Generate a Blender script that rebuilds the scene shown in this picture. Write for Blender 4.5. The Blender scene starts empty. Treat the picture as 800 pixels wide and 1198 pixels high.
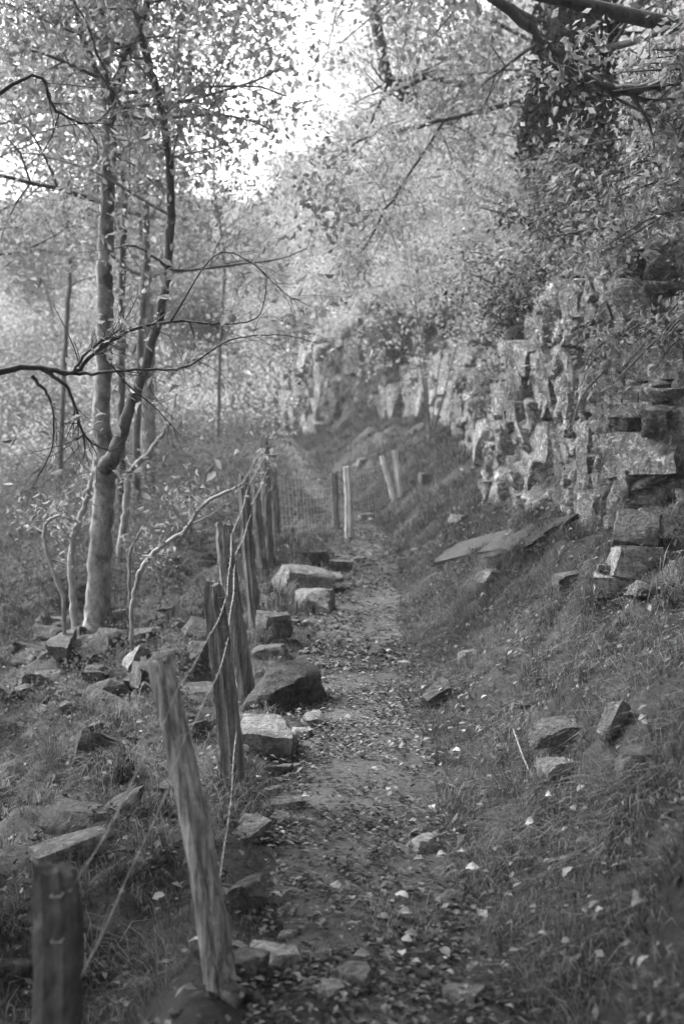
import bpy, bmesh, math, random
import numpy as np
from mathutils import Vector, Matrix, noise as mnoise

# ---------------------------------------------------------------- camera, world, sun, exposure
scene = bpy.context.scene
COL = scene.collection
CAM_H = 1.7
FPX = 1400.0                       # focal length in photo pixels (800 x 1198)
PITCH = math.atan(99.0 / FPX)      # looking slightly down
cam_d = bpy.data.cameras.new('camera')
cam_d.sensor_fit = 'VERTICAL'; cam_d.sensor_height = 36.0; cam_d.sensor_width = 24.0
cam_d.lens = 36.0 * FPX / 1198.0
cam_d.clip_start = 0.05; cam_d.clip_end = 1500
cam_d.dof.use_dof = True; cam_d.dof.focus_distance = 6.2; cam_d.dof.aperture_fstop = 2.5
cam = bpy.data.objects.new('camera', cam_d); COL.objects.link(cam)
cam.location = (0, 0, CAM_H); cam.rotation_euler = (math.pi / 2 - PITCH, 0, 0)
scene.camera = cam

SUN_EL, SUN_AZ = 46.0, -60.0       # azimuth clockwise from +Y (negative: left of the view)
world = bpy.data.worlds.new('World'); scene.world = world; world.use_nodes = True
wn = world.node_tree; wn.nodes.clear()
sky = wn.nodes.new('ShaderNodeTexSky'); sky.sky_type = 'NISHITA'; sky.sun_disc = False
sky.sun_elevation = math.radians(SUN_EL); sky.sun_rotation = math.radians(SUN_AZ)
sky.dust_density = 4.0; sky.air_density = 1.0
bw = wn.nodes.new('ShaderNodeRGBToBW')
bgn = wn.nodes.new('ShaderNodeBackground'); bgn.inputs['Strength'].default_value = 0.15
wo = wn.nodes.new('ShaderNodeOutputWorld')
wn.links.new(sky.outputs[0], bw.inputs[0]); wn.links.new(bw.outputs[0], bgn.inputs['Color'])
wn.links.new(bgn.outputs[0], wo.inputs['Surface'])

sd = bpy.data.lights.new('sun', 'SUN'); sd.energy = 1.5; sd.angle = math.radians(14); sd.color = (1, 1, 1)
sun = bpy.data.objects.new('sun', sd); COL.objects.link(sun)
_el, _az = math.radians(SUN_EL), math.radians(SUN_AZ)
_dir = Vector((math.sin(_az) * math.cos(_el), math.cos(_az) * math.cos(_el), math.sin(_el)))
sun.rotation_euler = _dir.to_track_quat('Z', 'Y').to_euler(); sun.location = (-10, 5, 20)

vs = scene.view_settings
vs.view_transform = 'Standard'; vs.look = 'None'; vs.exposure = 2.5; vs.gamma = 1.0; vs.use_curve_mapping = False
scene.render.engine = 'CYCLES'
scene.cycles.max_bounces = 4; scene.cycles.diffuse_bounces = 2; scene.cycles.glossy_bounces = 1
scene.cycles.transmission_bounces = 3; scene.cycles.volume_bounces = 0; scene.cycles.transparent_max_bounces = 6
scene.cycles.use_denoising = True

# ---------------------------------------------------------------- numbers
rng = np.random.default_rng(11)
random.seed(5)
_sp, _cp = math.sin(PITCH), math.cos(PITCH)

def ray(px, py):
    u, v = (px - 400.0) / FPX, (599.0 - py) / FPX
    return np.array([u, _cp + v * _sp, -_sp + v * _cp])

def at(px, py, d):
    r = ray(px, py); t = d / r[1]
    return np.array([r[0] * t, d, CAM_H + r[2] * t])

def _hash(ix, iy, s):
    h = (ix.astype(np.int64) * 374761393 + iy.astype(np.int64) * 668265263 + s * 1442695041) & 0x7fffffff
    h = ((h ^ (h >> 13)) * 1274126177) & 0x7fffffff
    return ((h ^ (h >> 16)) & 0xffff) / 65535.0

def vnoise(x, y, s=0):
    x = np.asarray(x, float); y = np.asarray(y, float)
    ix, iy = np.floor(x), np.floor(y); fx, fy = x - ix, y - iy
    fx = fx * fx * (3 - 2 * fx); fy = fy * fy * (3 - 2 * fy)
    a, b = _hash(ix, iy, s), _hash(ix + 1, iy, s); c, d = _hash(ix, iy + 1, s), _hash(ix + 1, iy + 1, s)
    return (a * (1 - fx) + b * fx) * (1 - fy) + (c * (1 - fx) + d * fx) * fy - 0.5

def fbm(x, y, s=0, o=4):
    t, a = 0, 1.0
    x = np.asarray(x, float); y = np.asarray(y, float)
    for k in range(o):
        t = t + a * vnoise(x, y, s + k * 17); x = x * 2.03; y = y * 2.03; a *= 0.5
    return t

def sstep(a, b, x):
    t = np.clip((x - a) / (b - a), 0, 1); return t * t * (3 - 2 * t)

XC = ([-6, 0, 3.6, 6, 9.5, 14, 18, 20, 23, 30, 36, 45, 60, 120], [.1, .1, .1, .08, .12, .3, .25, 0, -.5, -1.3, -2.1, -3.2, -5, -9])
ZP = ([-6, 0, 6, 10, 15, 19, 23, 26, 30, 36, 45, 60, 80, 120], [0, 0, .02, .08, .13, .2, .45, .75, 1.15, 1.45, 2.2, 5.5, 12, 24])
XF = ([-6, 7.5, 7.9, 8.35, 13.4, 14.3, 17, 22, 25, 26.5, 28, 30, 31, 33, 37, 45, 60, 120], [2.6, 2.5, 2.4, 1.82, 1.66, 1.9, 2.1, 2.15, 2.0, 1.6, .9, .2, -.5, -.8, -1.4, -2.4, -4, -8])
HC = ([-6, 5, 8, 13, 14.5, 17, 22, 25, 26.5, 28, 31, 35, 45, 60, 120], [1.6, 1.7, 1.85, 1.8, 1.5, 1.2, 1.3, 1.4, 1.6, 2.0, 1.9, 1.7, 1.6, 1, 0])
xc = lambda y: np.interp(y, *XC)
zp = lambda y: np.interp(y, *ZP)
xf = lambda y: np.interp(y, *XF)
hc = lambda y: np.interp(y, *HC)
HW = 0.36                           # half width of the path
FENCE = lambda y: np.interp(y, [0, 3, 5.8, 10, 15, 19, 30, 60], [-.5, -.5, -.52, -.72, -.85, -.95, -3.2, -7])

def bank(s):
    s = np.maximum(s, 0)
    b = np.where(s < .25, 1.8 * s * s, .1125 + .9 * (s - .25))
    return np.where(s > 1.05, .8325 + .45 * (s - 1.05), b)

def T(x, y):
    x = np.asarray(x, float); y = np.asarray(y, float)
    c, z, f = xc(y), zp(y), xf(y)
    sr = x - (c + HW)
    foot = np.maximum(f - (c + HW), .1)
    r = bank(np.minimum(sr, foot))
    over = x - f
    r = r + hc(y) * sstep(0.0, 0.35, over) + np.clip(over - .25, 0, 60) * .78
    fe = FENCE(y)
    sl = np.maximum((c - HW) - x, 0)
    near = 1 - sstep(9, 13, y)
    l = .05 * sstep(0, .25, sl) - near * (.12 * sstep(.1, .45, sl) + .17 * np.maximum(fe - x, 0)) \
        - (1 - near) * (.02 * sl) - .25 * np.maximum(-4.5 - x, 0) * (1 - sstep(28, 55, y))
    l = l + (1 - sstep(8, 12, y)) * 0 + sstep(6, 9.5, y) * (1 - sstep(13, 18, y)) * .12 * sstep(.15, .4, sl) * (1 - sstep(.9, 1.6, sl))
    h = np.where(sr > 0, r, np.where(sl > 0, l, 0))
    off = np.clip(np.maximum(sr, sl) / .5, 0, 1)
    n = fbm(x * 1.3, y * 1.3, 3, 4) * .22 * off + fbm(x * 5, y * 5, 9, 3) * (.018 + .05 * off)
    n = n + fbm(x * 2.7, y * 2.7, 63, 3) * .20 * np.clip(off * 1.2 - .2, 0, 1) * (1 - sstep(18, 30, y))
    big = np.clip((np.abs(x) - 4) / 10, 0, 1) + sstep(25, 60, y)
    n = n + fbm(x * .12, y * .12, 21, 3) * 2.2 * big
    return z + h + n

def ground_hit(px, py, dmin=2.0):
    r = ray(px, py)
    ts = np.concatenate([np.arange(dmin, 40, .02), np.arange(40, 130, .2)])
    z = CAM_H + r[2] / r[1] * ts; x = r[0] / r[1] * ts
    g = T(x, ts)
    k = np.where(z <= g)[0]
    i = k[0] if len(k) else len(ts) - 1
    return np.array([x[i], ts[i], g[i]])

# ---------------------------------------------------------------- materials (a monochrome film: all greys)
def new_mat(name):
    m = bpy.data.materials.new(name); m.use_nodes = True
    nt = m.node_tree; b = nt.nodes['Principled BSDF']
    b.inputs['Roughness'].default_value = .85
    b.inputs['Specular IOR Level'].default_value = .25
    return m, nt, b

def ramp(nt, src, stops):
    r = nt.nodes.new('ShaderNodeValToRGB'); e = r.color_ramp.elements
    while len(e) < len(stops): e.new(.5)
    for k, (p, v) in enumerate(stops):
        e[k].position = p; e[k].color = (v, v, v, 1)
    nt.links.new(src, r.inputs[0]); return r.outputs[0]

def coords(nt, which='Object', scale=(1, 1, 1), rand=False):
    tc = nt.nodes.new('ShaderNodeTexCoord'); mp = nt.nodes.new('ShaderNodeMapping')
    mp.inputs['Scale'].default_value = scale
    nt.links.new(tc.outputs[which], mp.inputs['Vector'])
    if rand:
        oi = nt.nodes.new('ShaderNodeObjectInfo'); mu = nt.nodes.new('ShaderNodeMath'); mu.operation = 'MULTIPLY'
        mu.inputs[1].default_value = 37.0
        nt.links.new(oi.outputs['Random'], mu.inputs[0]); nt.links.new(mu.outputs[0], mp.inputs['Location'])
    return mp.outputs[0]

def tex_noise(nt, vec, sc, det=5, rough=.6, dist=0):
    n = nt.nodes.new('ShaderNodeTexNoise'); n.inputs['Scale'].default_value = sc
    n.inputs['Detail'].default_value = det; n.inputs['Roughness'].default_value = rough
    n.inputs['Distortion'].default_value = dist
    nt.links.new(vec, n.inputs['Vector']); return n.outputs['Fac']

def mixc(nt, fac, a, b, mode='MIX'):
    m = nt.nodes.new('ShaderNodeMix'); m.data_type = 'RGBA'; m.blend_type = mode
    for s, v in ((m.inputs[0], fac), (m.inputs[6], a), (m.inputs[7], b)):
        if isinstance(v, (int, float)):
            s.default_value = v if s.type == 'VALUE' else (v, v, v, 1)
        else: nt.links.new(v, s)
    return m.outputs[2]

def bump(nt, b, h, strength, dist):
    n = nt.nodes.new('ShaderNodeBump'); n.inputs['Strength'].default_value = strength; n.inputs['Distance'].default_value = dist
    nt.links.new(h, n.inputs['Height']); nt.links.new(n.outputs[0], b.inputs['Normal'])

def mat_ground(name, lo, hi, sc):
    m, nt, b = new_mat(name); v = coords(nt)
    n1 = tex_noise(nt, v, sc, 6, .65); n2 = tex_noise(nt, v, sc * 14, 5, .7); n3 = tex_noise(nt, v, .7, 3, .5)
    c = ramp(nt, n1, [(.3, lo), (.7, hi)])
    c = mixc(nt, 1.0, c, ramp(nt, n2, [(.3, .45), (.7, 1.3)]), 'MULTIPLY')
    c = mixc(nt, 1.0, c, ramp(nt, n3, [(.3, .75), (.7, 1.25)]), 'MULTIPLY')
    nt.links.new(c, b.inputs['Base Color'])
    bump(nt, b, n2, .8, .03); return m

def mat_rock(name, lo, hi, lichen, moss):
    m, nt, b = new_mat(name)
    geo = nt.nodes.new('ShaderNodeNewGeometry')
    def pos(sc):
        mp = nt.nodes.new('ShaderNodeMapping'); mp.inputs['Scale'].default_value = sc
        mp.inputs['Rotation'].default_value = (.12, .08, 0)
        nt.links.new(geo.outputs['Position'], mp.inputs['Vector']); return mp.outputs[0]
    v = pos((2.6, 2.6, 2.6))
    n1 = tex_noise(nt, v, 3.2, 8, .68, .4); n2 = tex_noise(nt, v, 22, 6, .7); n3 = tex_noise(nt, v, 6.5, 7, .75, .8)
    vl = pos((1.5, 1.5, 5.5)); n4 = tex_noise(nt, vl, 4, 6, .65, 1.2); n5 = tex_noise(nt, pos((6.5, 6.5, 1.3)), 3, 5, .65, .8)
    c = ramp(nt, n1, [(.3, lo), (.68, hi)])
    c = mixc(nt, 1.0, c, ramp(nt, n2, [(.28, .5), (.66, 1.25)]), 'MULTIPLY')
    c = mixc(nt, .45, c, ramp(nt, n4, [(.36, .5), (.62, 1.15)]), 'MULTIPLY')
    c = mixc(nt, .6, c, ramp(nt, n5, [(.38, .4), (.55, 1.15)]), 'MULTIPLY')
    c = mixc(nt, ramp(nt, n3, [(.53, 0), (.60, lichen)]), c, .58)
    if moss:
        g = nt.nodes.new('ShaderNodeNewGeometry'); sx = nt.nodes.new('ShaderNodeSeparateXYZ')
        nt.links.new(g.outputs['Normal'], sx.inputs[0])
        ad = nt.nodes.new('ShaderNodeMath'); ad.operation = 'MULTIPLY'
        nt.links.new(ramp(nt, sx.outputs['Z'], [(.35, 0), (.85, 1)]), ad.inputs[0])
        nt.links.new(ramp(nt, tex_noise(nt, v, 4.5, 5, .7), [(.46, 0), (.58, moss)]), ad.inputs[1])
        c = mixc(nt, ad.outputs[0], c, .055)
    oi = nt.nodes.new('ShaderNodeObjectInfo')
    c = mixc(nt, 1.0, c, ramp(nt, oi.outputs['Random'], [(0, .62), (1, 1.3)]), 'MULTIPLY')
    nt.links.new(c, b.inputs['Base Color'])
    add = nt.nodes.new('ShaderNodeMath'); add.operation = 'ADD'
    nt.links.new(n5, add.inputs[0]); nt.links.new(n4, add.inputs[1])
    add2 = nt.nodes.new('ShaderNodeMath'); add2.operation = 'MULTIPLY_ADD'; add2.inputs[1].default_value = .5
    nt.links.new(n2, add2.inputs[0]); nt.links.new(add.outputs[0], add2.inputs[2])
    bump(nt, b, add2.outputs[0], 1.0, .05); return m

def mat_wood(name, lo, hi, zs=.12, sc=30, bd=.012):
    m, nt, b = new_mat(name)
    v = coords(nt, scale=(1, 1, zs), rand=True); v2 = coords(nt, rand=True)
    n1 = tex_noise(nt, v, sc, 5, .65, .3); n2 = tex_noise(nt, v2, 5, 5, .65); n3 = tex_noise(nt, v2, 60, 3, .6)
    c = ramp(nt, n1, [(.32, lo), (.68, hi)])
    c = mixc(nt, 1.0, c, ramp(nt, n2, [(.3, .6), (.7, 1.3)]), 'MULTIPLY')
    c = mixc(nt, .7, c, ramp(nt, n3, [(.3, .7), (.7, 1.2)]), 'MULTIPLY')
    nt.links.new(c, b.inputs['Base Color'])
    bump(nt, b, n1, .9, bd); return m

def mat_leaf(name, lo, hi, trans=.35):
    m, nt, b = new_mat(name); nt.nodes.remove(b)
    a = nt.nodes.new('ShaderNodeAttribute'); a.attribute_name = 'tone'
    c = ramp(nt, a.outputs['Fac'], [(0, lo), (1, hi)])
    d = nt.nodes.new('ShaderNodeBsdfDiffuse'); t = nt.nodes.new('ShaderNodeBsdfTranslucent'); mx = nt.nodes.new('ShaderNodeMixShader')
    mx.inputs[0].default_value = trans
    nt.links.new(c, d.inputs[0]); nt.links.new(c, t.inputs[0])
    nt.links.new(d.outputs[0], mx.inputs[1]); nt.links.new(t.outputs[0], mx.inputs[2])
    nt.links.new(mx.outputs[0], nt.nodes['Material Output'].inputs['Surface']); return m

M = dict(
    soil=mat_ground('soil', .018, .05, 2.5), path=mat_ground('trodden_earth', .045, .10, 3.0),
    rock=mat_rock('cliff_rock', .075, .31, .75, .6), stone=mat_rock('path_stone', .12, .27, .25, .3), crag=mat_rock('crag_rock', .04, .26, .7, .6),
    mossy=mat_rock('mossy_stone', .04, .12, .12, .95), pale=mat_rock('pale_stone', .20, .36, .25, 0),
    post=mat_wood('weathered_oak', .04, .26, .05, 60, .025), grey_post=mat_wood('silvered_oak', .06, .44, .045, 60, .025), rail=mat_wood('pale_stake', .34, .55, .1, 40, .006),
    bark=mat_wood('smooth_bark', .055, .26, .7, 12, .01), dark=mat_wood('dark_bark', .035, .10, .3, 20, .015),
    twig=mat_wood('twig_bark', .07, .16, .3, 30, .004), sapling=mat_wood('sapling_bark', .15, .30, .4, 20, .004),
    leaf=mat_leaf('tree_leaf', .13, .29, .5), far=mat_leaf('hazed_leaf', .24, .48, .5), mid=mat_leaf('scrub_leaf', .03, .15, .4), under=mat_leaf('bramble_leaf', .035, .15, .3),  # far: pale foliage, lightened further in its colour to suggest haze
    grass=mat_leaf('grass_blade', .012, .32, .3), litter=mat_leaf('dead_leaf', .03, .22, .1), palel=mat_leaf('pale_leaf', .2, .45, .2),
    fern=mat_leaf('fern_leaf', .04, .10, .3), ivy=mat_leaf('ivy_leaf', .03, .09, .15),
)
wm, wnt, wb = new_mat('rusty_wire'); wb.inputs['Base Color'].default_value = (.26, .26, .26, 1); wb.inputs['Roughness'].default_value = .6
wnt.links.new(ramp(wnt, tex_noise(wnt, coords(wnt), 25, 4), [(.35, .12), (.65, .36)]), wb.inputs['Base Color'])
M['wire'] = wm

# ---------------------------------------------------------------- mesh helpers
def mesh_np(name, V, F, tone=None, smooth=False):
    V = np.ascontiguousarray(V, np.float32); F = np.ascontiguousarray(F, np.int32)
    k = F.shape[1]; me = bpy.data.meshes.new(name)
    me.vertices.add(len(V)); me.vertices.foreach_set('co', V.ravel())
    me.loops.add(F.size); me.loops.foreach_set('vertex_index', F.ravel())
    me.polygons.add(len(F)); me.polygons.foreach_set('loop_start', np.arange(0, F.size, k, dtype=np.int32))
    me.polygons.foreach_set('use_smooth', np.full(len(F), smooth))
    me.update(calc_edges=True)
    if tone is not None:
        a = me.attributes.new('tone', 'FLOAT', 'POINT'); a.data.foreach_set('value', np.ascontiguousarray(tone, np.float32))
    return me

def link(name, me, mat, parent=None):
    o = bpy.data.objects.new(name, me); COL.objects.link(o)
    if me is not None and mat is not None and not me.materials: me.materials.append(mat)
    if parent is not None: o.parent = parent
    if name in ('twigs', 'branches', 'crown', 'leaves', 'fronds', 'stems', 'stalks', 'ivy'): o['kind'] = 'stuff'
    return o

def tag(o, label=None, cat=None, group=None, kind=None):
    if label: o['label'] = label
    if cat: o['category'] = cat
    if group: o['group'] = group
    if kind: o['kind'] = kind
    return o

def empty(name, loc, label, cat, group=None):
    o = bpy.data.objects.new(name, None); COL.objects.link(o); o.location = loc; o.empty_display_size = .2
    return tag(o, label, cat, group)

def smooth_line(P, R, n=6):
    P = np.asarray(P, float); R = np.asarray(R, float)
    if len(P) < 3:
        t = np.linspace(0, 1, n + 1)[:, None]; return P[0] * (1 - t) + P[-1] * t, R[0] * (1 - t[:, 0]) + R[-1] * t[:, 0]
    Q = np.vstack([2 * P[0] - P[1], P, 2 * P[-1] - P[-2]]); out, rr = [], []
    for i in range(1, len(Q) - 2):
        a, b, c, d = Q[i - 1:i + 3]
        for t in np.arange(n) / n:
            out.append(.5 * ((2 * b) + (-a + c) * t + (2 * a - 5 * b + 4 * c - d) * t * t + (-a + 3 * b - 3 * c + d) * t ** 3))
            rr.append(R[i - 1] * (1 - t) + R[i] * t)
    out.append(P[-1]); rr.append(R[-1])
    return np.array(out), np.array(rr)

def tube(P, R, n=8, cap=True, rough=0.0, seed=0):
    P = np.asarray(P, float); m = len(P)
    t = np.gradient(P, axis=0); t /= np.linalg.norm(t, axis=1)[:, None] + 1e-9
    ref = np.array([0, 1.0, 0]) if abs(t[0][1]) < .8 else np.array([1.0, 0, 0])
    a = np.cross(t, ref); a /= np.linalg.norm(a, axis=1)[:, None] + 1e-9
    b = np.cross(t, a)
    th = np.arange(n) * 2 * np.pi / n
    rad = np.asarray(R, float)[:, None] * np.ones((1, n))
    if rough:
        lr = np.random.default_rng(seed)
        rad = rad * (1 + rough * lr.normal(size=(1, n)) * .6 + rough * lr.normal(size=(m, n)) * .5)
    V = P[:, None] + (a[:, None] * np.cos(th)[None, :, None] + b[:, None] * np.sin(th)[None, :, None]) * rad[:, :, None]
    V = V.reshape(-1, 3)
    i, j = np.meshgrid(np.arange(m - 1), np.arange(n), indexing='ij'); j2 = (j + 1) % n
    q = np.stack([i * n + j, i * n + j2, (i + 1) * n + j2, (i + 1) * n + j], -1).reshape(-1, 4)
    F = np.vstack([q[:, [0, 1, 2]], q[:, [0, 2, 3]]])
    if cap:
        c0 = len(V); V = np.vstack([V, P[:1], P[-1:]]); j = np.arange(n); j2 = (j + 1) % n
        F = np.vstack([F, np.stack([j2, j, np.full(n, c0)], 1), np.stack([(m - 1) * n + j, (m - 1) * n + j2, np.full(n, c0 + 1)], 1)])
    return V, F

def join(parts):
    Vs, Fs, o = [], [], 0
    for V, F in parts: Vs.append(V); Fs.append(F + o); o += len(V)
    return np.vstack(Vs), np.vstack(Fs)

def unit(v): return v / (np.linalg.norm(v, axis=-1, keepdims=True) + 1e-9)

def leaf_cloud(P, size, g=None, flat=0.0, width=.55, nrm=None, tone=None, curl=.15, direction=None):
    """one folded kite per point; flat pulls the leaf towards lying on nrm"""
    g = g or rng; n = len(P); P = np.asarray(P, float)
    size = np.broadcast_to(np.asarray(size, float), (n,))
    N = unit(g.normal(size=(n, 3)))
    if nrm is not None: N = unit(N * (1 - flat) + np.asarray(nrm, float) * flat * 1.6)
    d = unit(g.normal(size=(n, 3))) if direction is None else unit(np.asarray(direction) + g.normal(size=(n, 3)) * .45)
    a = unit(d - N * np.sum(d * N, 1, keepdims=True)); b = np.cross(N, a)
    s = size[:, None]; w = width * g.uniform(.75, 1.25, (n, 1))
    c = g.normal(size=(n, 1)) * curl
    base = P - a * s * .5; tip = P + a * s * .5 + N * s * c
    l = P - a * s * .05 + b * s * w * .5 + N * s * (.12 + c * .3); r = P - a * s * .05 - b * s * w * .5 + N * s * (.12 + c * .3)
    V = np.stack([base, l, tip, r], 1).reshape(-1, 3); k = np.arange(n)[:, None] * 4
    F = np.concatenate([k + np.array([[0, 2, 1]]), k + np.array([[0, 3, 2]])], 0)
    tn = g.random(n) if tone is None else tone
    return V, F, np.repeat(tn, 4)

def leaf_fine(P, size, g, nrm, flat=.3):
    if len(P) > 1400 or P[:, 1].size == 0: return leaf_cloud(P, size, g, flat=flat, nrm=nrm, width=.5)
    """curved lens-shaped leaves, eight corners each"""
    n = len(P); N = unit(unit(g.normal(size=(n, 3))) * (1 - flat) + nrm * flat * 1.6); d = unit(g.normal(size=(n, 3)) + np.array([-.4, -.2, -.5]))
    a = unit(d - N * np.sum(d * N, 1, keepdims=True)); b = np.cross(N, a); s = size[:, None]; w = g.uniform(.38, .6, (n, 1)); c = g.normal(size=(n, 1)) * .25 - .15; f = g.uniform(.05, .2, (n, 1))
    q = lambda t, sd, k: P + a * s * (t - .5) + b * s * w * sd * k * .5 + N * s * (c * (t - .3) ** 2 * 2 + abs(sd) * f * k)
    V = np.stack([q(0, 0, 0), q(.33, 1, .9), q(.33, 0, 0), q(.33, -1, .9), q(.66, 1, .8), q(.66, 0, 0), q(.66, -1, .8), q(1, 0, 0)], 1).reshape(-1, 3)
    tri = np.array([[0, 2, 1], [0, 3, 2], [1, 2, 5], [1, 5, 4], [2, 3, 6], [2, 6, 5], [4, 5, 7], [5, 6, 7]])
    F = (np.arange(n)[:, None, None] * 8 + tri[None]).reshape(-1, 3)
    return V, F, np.repeat(g.random(n), 8)

def merge_tone(L):
    V, F, Tn, o = [], [], [], 0
    for v, f, t in L: V.append(v); F.append(f + o); Tn.append(t); o += len(v)
    return np.vstack(V), np.vstack(F), np.concatenate(Tn)

def blades(P, L, W, lean, g=None, tone=None, rise=(.15, .7)):
    """grass blades: root points, length, width, lean vector (3D) per blade"""
    g = g or rng; n = len(P); L = np.broadcast_to(L, (n,))[:, None]; W = np.broadcast_to(W, (n,))[:, None]
    th = g.uniform(0, 6.283, n); d = np.stack([np.cos(th), np.sin(th), np.zeros(n)], 1)
    lv = lean + d * g.uniform(.2, 1.1, (n, 1))
    side = unit(np.cross(lv, np.array([0, 0, 1.0]))) * W * .5
    up = np.array([[0, 0, 1.0]])
    m1 = P + up * L * .42 + lv * L * .25
    tp = P + up * L * g.uniform(*rise, (n, 1)) + lv * L * .75
    V = np.stack([P - side, P + side, m1 + side * .8, m1 - side * .8, tp], 1).reshape(-1, 3)
    k = np.arange(n)[:, None] * 5
    F = np.concatenate([k + np.array([[0, 1, 2]]), k + np.array([[0, 2, 3]]), k + np.array([[3, 2, 4]])], 0)
    tn = g.random(n) if tone is None else tone
    return V, F, np.repeat(tn, 5)

def tnormal(x, y, e=.05):
    gx = (T(x + e, y) - T(x - e, y)) / (2 * e); gy = (T(x, y + e) - T(x, y - e)) / (2 * e)
    return unit(np.stack([-gx, -gy, np.ones_like(gx)], -1))

# ---------------------------------------------------------------- ground and path
def axis(lo, hi, fine_lo, fine_hi, st, grow):
    a = list(np.arange(fine_lo, fine_hi, st)); s = st; x = a[-1]
    while x < hi: s *= grow; x += s; a.append(x)
    s = st; x = a[0]; pre = []
    while x > lo: s *= grow; x -= s; pre.append(x)
    return np.array(pre[::-1] + a)

gx = axis(-70, 70, -3.2, 3.2, .05, 1.09); gy = axis(-12, 150, 2.0, 15, .06, 1.035)
X, Y = np.meshgrid(gx, gy); Z = T(X, Y)
nx, ny = len(gx), len(gy)
i, j = np.meshgrid(np.arange(ny - 1), np.arange(nx - 1), indexing='ij')
F = np.stack([i * nx + j, i * nx + j + 1, (i + 1) * nx + j + 1, (i + 1) * nx + j], -1).reshape(-1, 4)
ground = tag(link('ground', mesh_np('ground', np.stack([X, Y, Z], -1).reshape(-1, 3), F, smooth=True), M['soil']), kind='structure')

py_ = np.arange(-2, 33, .06); nu = 15; us = np.linspace(-1, 1, nu)
hwv = HW * (1.0 + .5 * fbm(py_ * 1.1, py_ * 0, 31, 3)); hwr = HW * (1.0 + .5 * fbm(py_ * 1.1, py_ * 0 + 9, 37, 3))
hwv = hwv * np.interp(py_, [18, 23], [1, .55]); hwr = hwr * np.interp(py_, [18, 23], [1, .55]); PX = xc(py_)[:, None] + np.where(us < 0, us[None] * hwv[:, None], us[None] * hwr[:, None]); PY = py_[:, None] + 0 * us[None]
PZ = T(PX, PY) + .006 + .012 * (1 - us[None] ** 2)
i, j = np.meshgrid(np.arange(len(py_) - 1), np.arange(nu - 1), indexing='ij')
F = np.stack([i * nu + j, i * nu + j + 1, (i + 1) * nu + j + 1, (i + 1) * nu + j], -1).reshape(-1, 4)
tag(link('path', mesh_np('path', np.stack([PX, PY, PZ], -1).reshape(-1, 3), F, smooth=True), M['path']), kind='structure')

# ---------------------------------------------------------------- rocks
def rock_mesh(name, seed, cuts=3, warp=.16, chips=4, rough=.05, soft=.28):
    r = random.Random(seed); bm = bmesh.new(); bmesh.ops.create_cube(bm, size=1.0)
    bmesh.ops.subdivide_edges(bm, edges=bm.edges[:], cuts=cuts, use_grid_fill=True)
    corner = {(a, b, c): Vector([r.uniform(-warp, warp) for _ in range(3)]) for a in (0, 1) for b in (0, 1) for c in (0, 1)}
    for v in bm.verts:
        f = [v.co[k] + .5 for k in range(3)]; o = Vector((0, 0, 0))
        for (a, b, c), d in corner.items():
            o += d * ((f[0] if a else 1 - f[0]) * (f[1] if b else 1 - f[1]) * (f[2] if c else 1 - f[2]))
        v.co += o
    for _ in range(chips):
        n = Vector([r.choice((-1, 1)) * r.uniform(.25, 1) for _ in range(3)]).normalized(); d = r.uniform(.46, .62)
        for v in bm.verts:
            q = n.dot(v.co) - d
            if q > 0: v.co -= n * q
    bmesh.ops.smooth_vert(bm, verts=bm.verts[:], factor=soft, use_axis_x=True, use_axis_y=True, use_axis_z=True)
    for v in bm.verts:
        s = v.co * 2.7 + Vector((seed * 3.1, seed * 1.7, 0))
        v.co += mnoise.noise_vector(s) * rough + mnoise.noise_vector(s * 3.1) * rough * .45
    bmesh.ops.triangulate(bm, faces=bm.faces[:])
    me = bpy.data.meshes.new(name); bm.to_mesh(me); bm.free()
    me.polygons.foreach_set('use_smooth', np.ones(len(me.polygons), bool)); me.set_sharp_from_angle(angle=math.radians(34)); return me

VAR = {}
def rock_var(mat, k, cuts=3):
    key = (mat, k, cuts)
    if key not in VAR:
        me = rock_mesh('rock', k * 7 + 3, cuts, .2, 5, .075); me.materials.append(M[mat]); VAR[key] = me
    return VAR[key]

def place_rock(name, px, py, wpx, hpx, dpx, mat, rot, label, cat='stone', group=None, seed=0, warp=.16, chips=4, sink=.3, tilt=None, d=None):
    """px,py: foot of the stone in the photo; sizes in photo pixels at that distance"""
    p = ground_hit(px, py) if d is None else at(px, py, d)
    k = p[1] / FPX
    me = rock_mesh(name, seed + 100, 6, warp, chips + 1, .05, .08); me.materials.append(M[mat])
    o = link(name, me, None); h = hpx * k
    o.scale = (wpx * k, dpx * k, h); o.location = (p[0], p[1] + dpx * k * .3, p[2] + h * (.5 - sink))
    e = tilt or (0, 0); o.rotation_euler = (math.radians(e[0]), math.radians(e[1]), math.radians(rot))
    return tag(o, label, cat, group)

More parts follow.
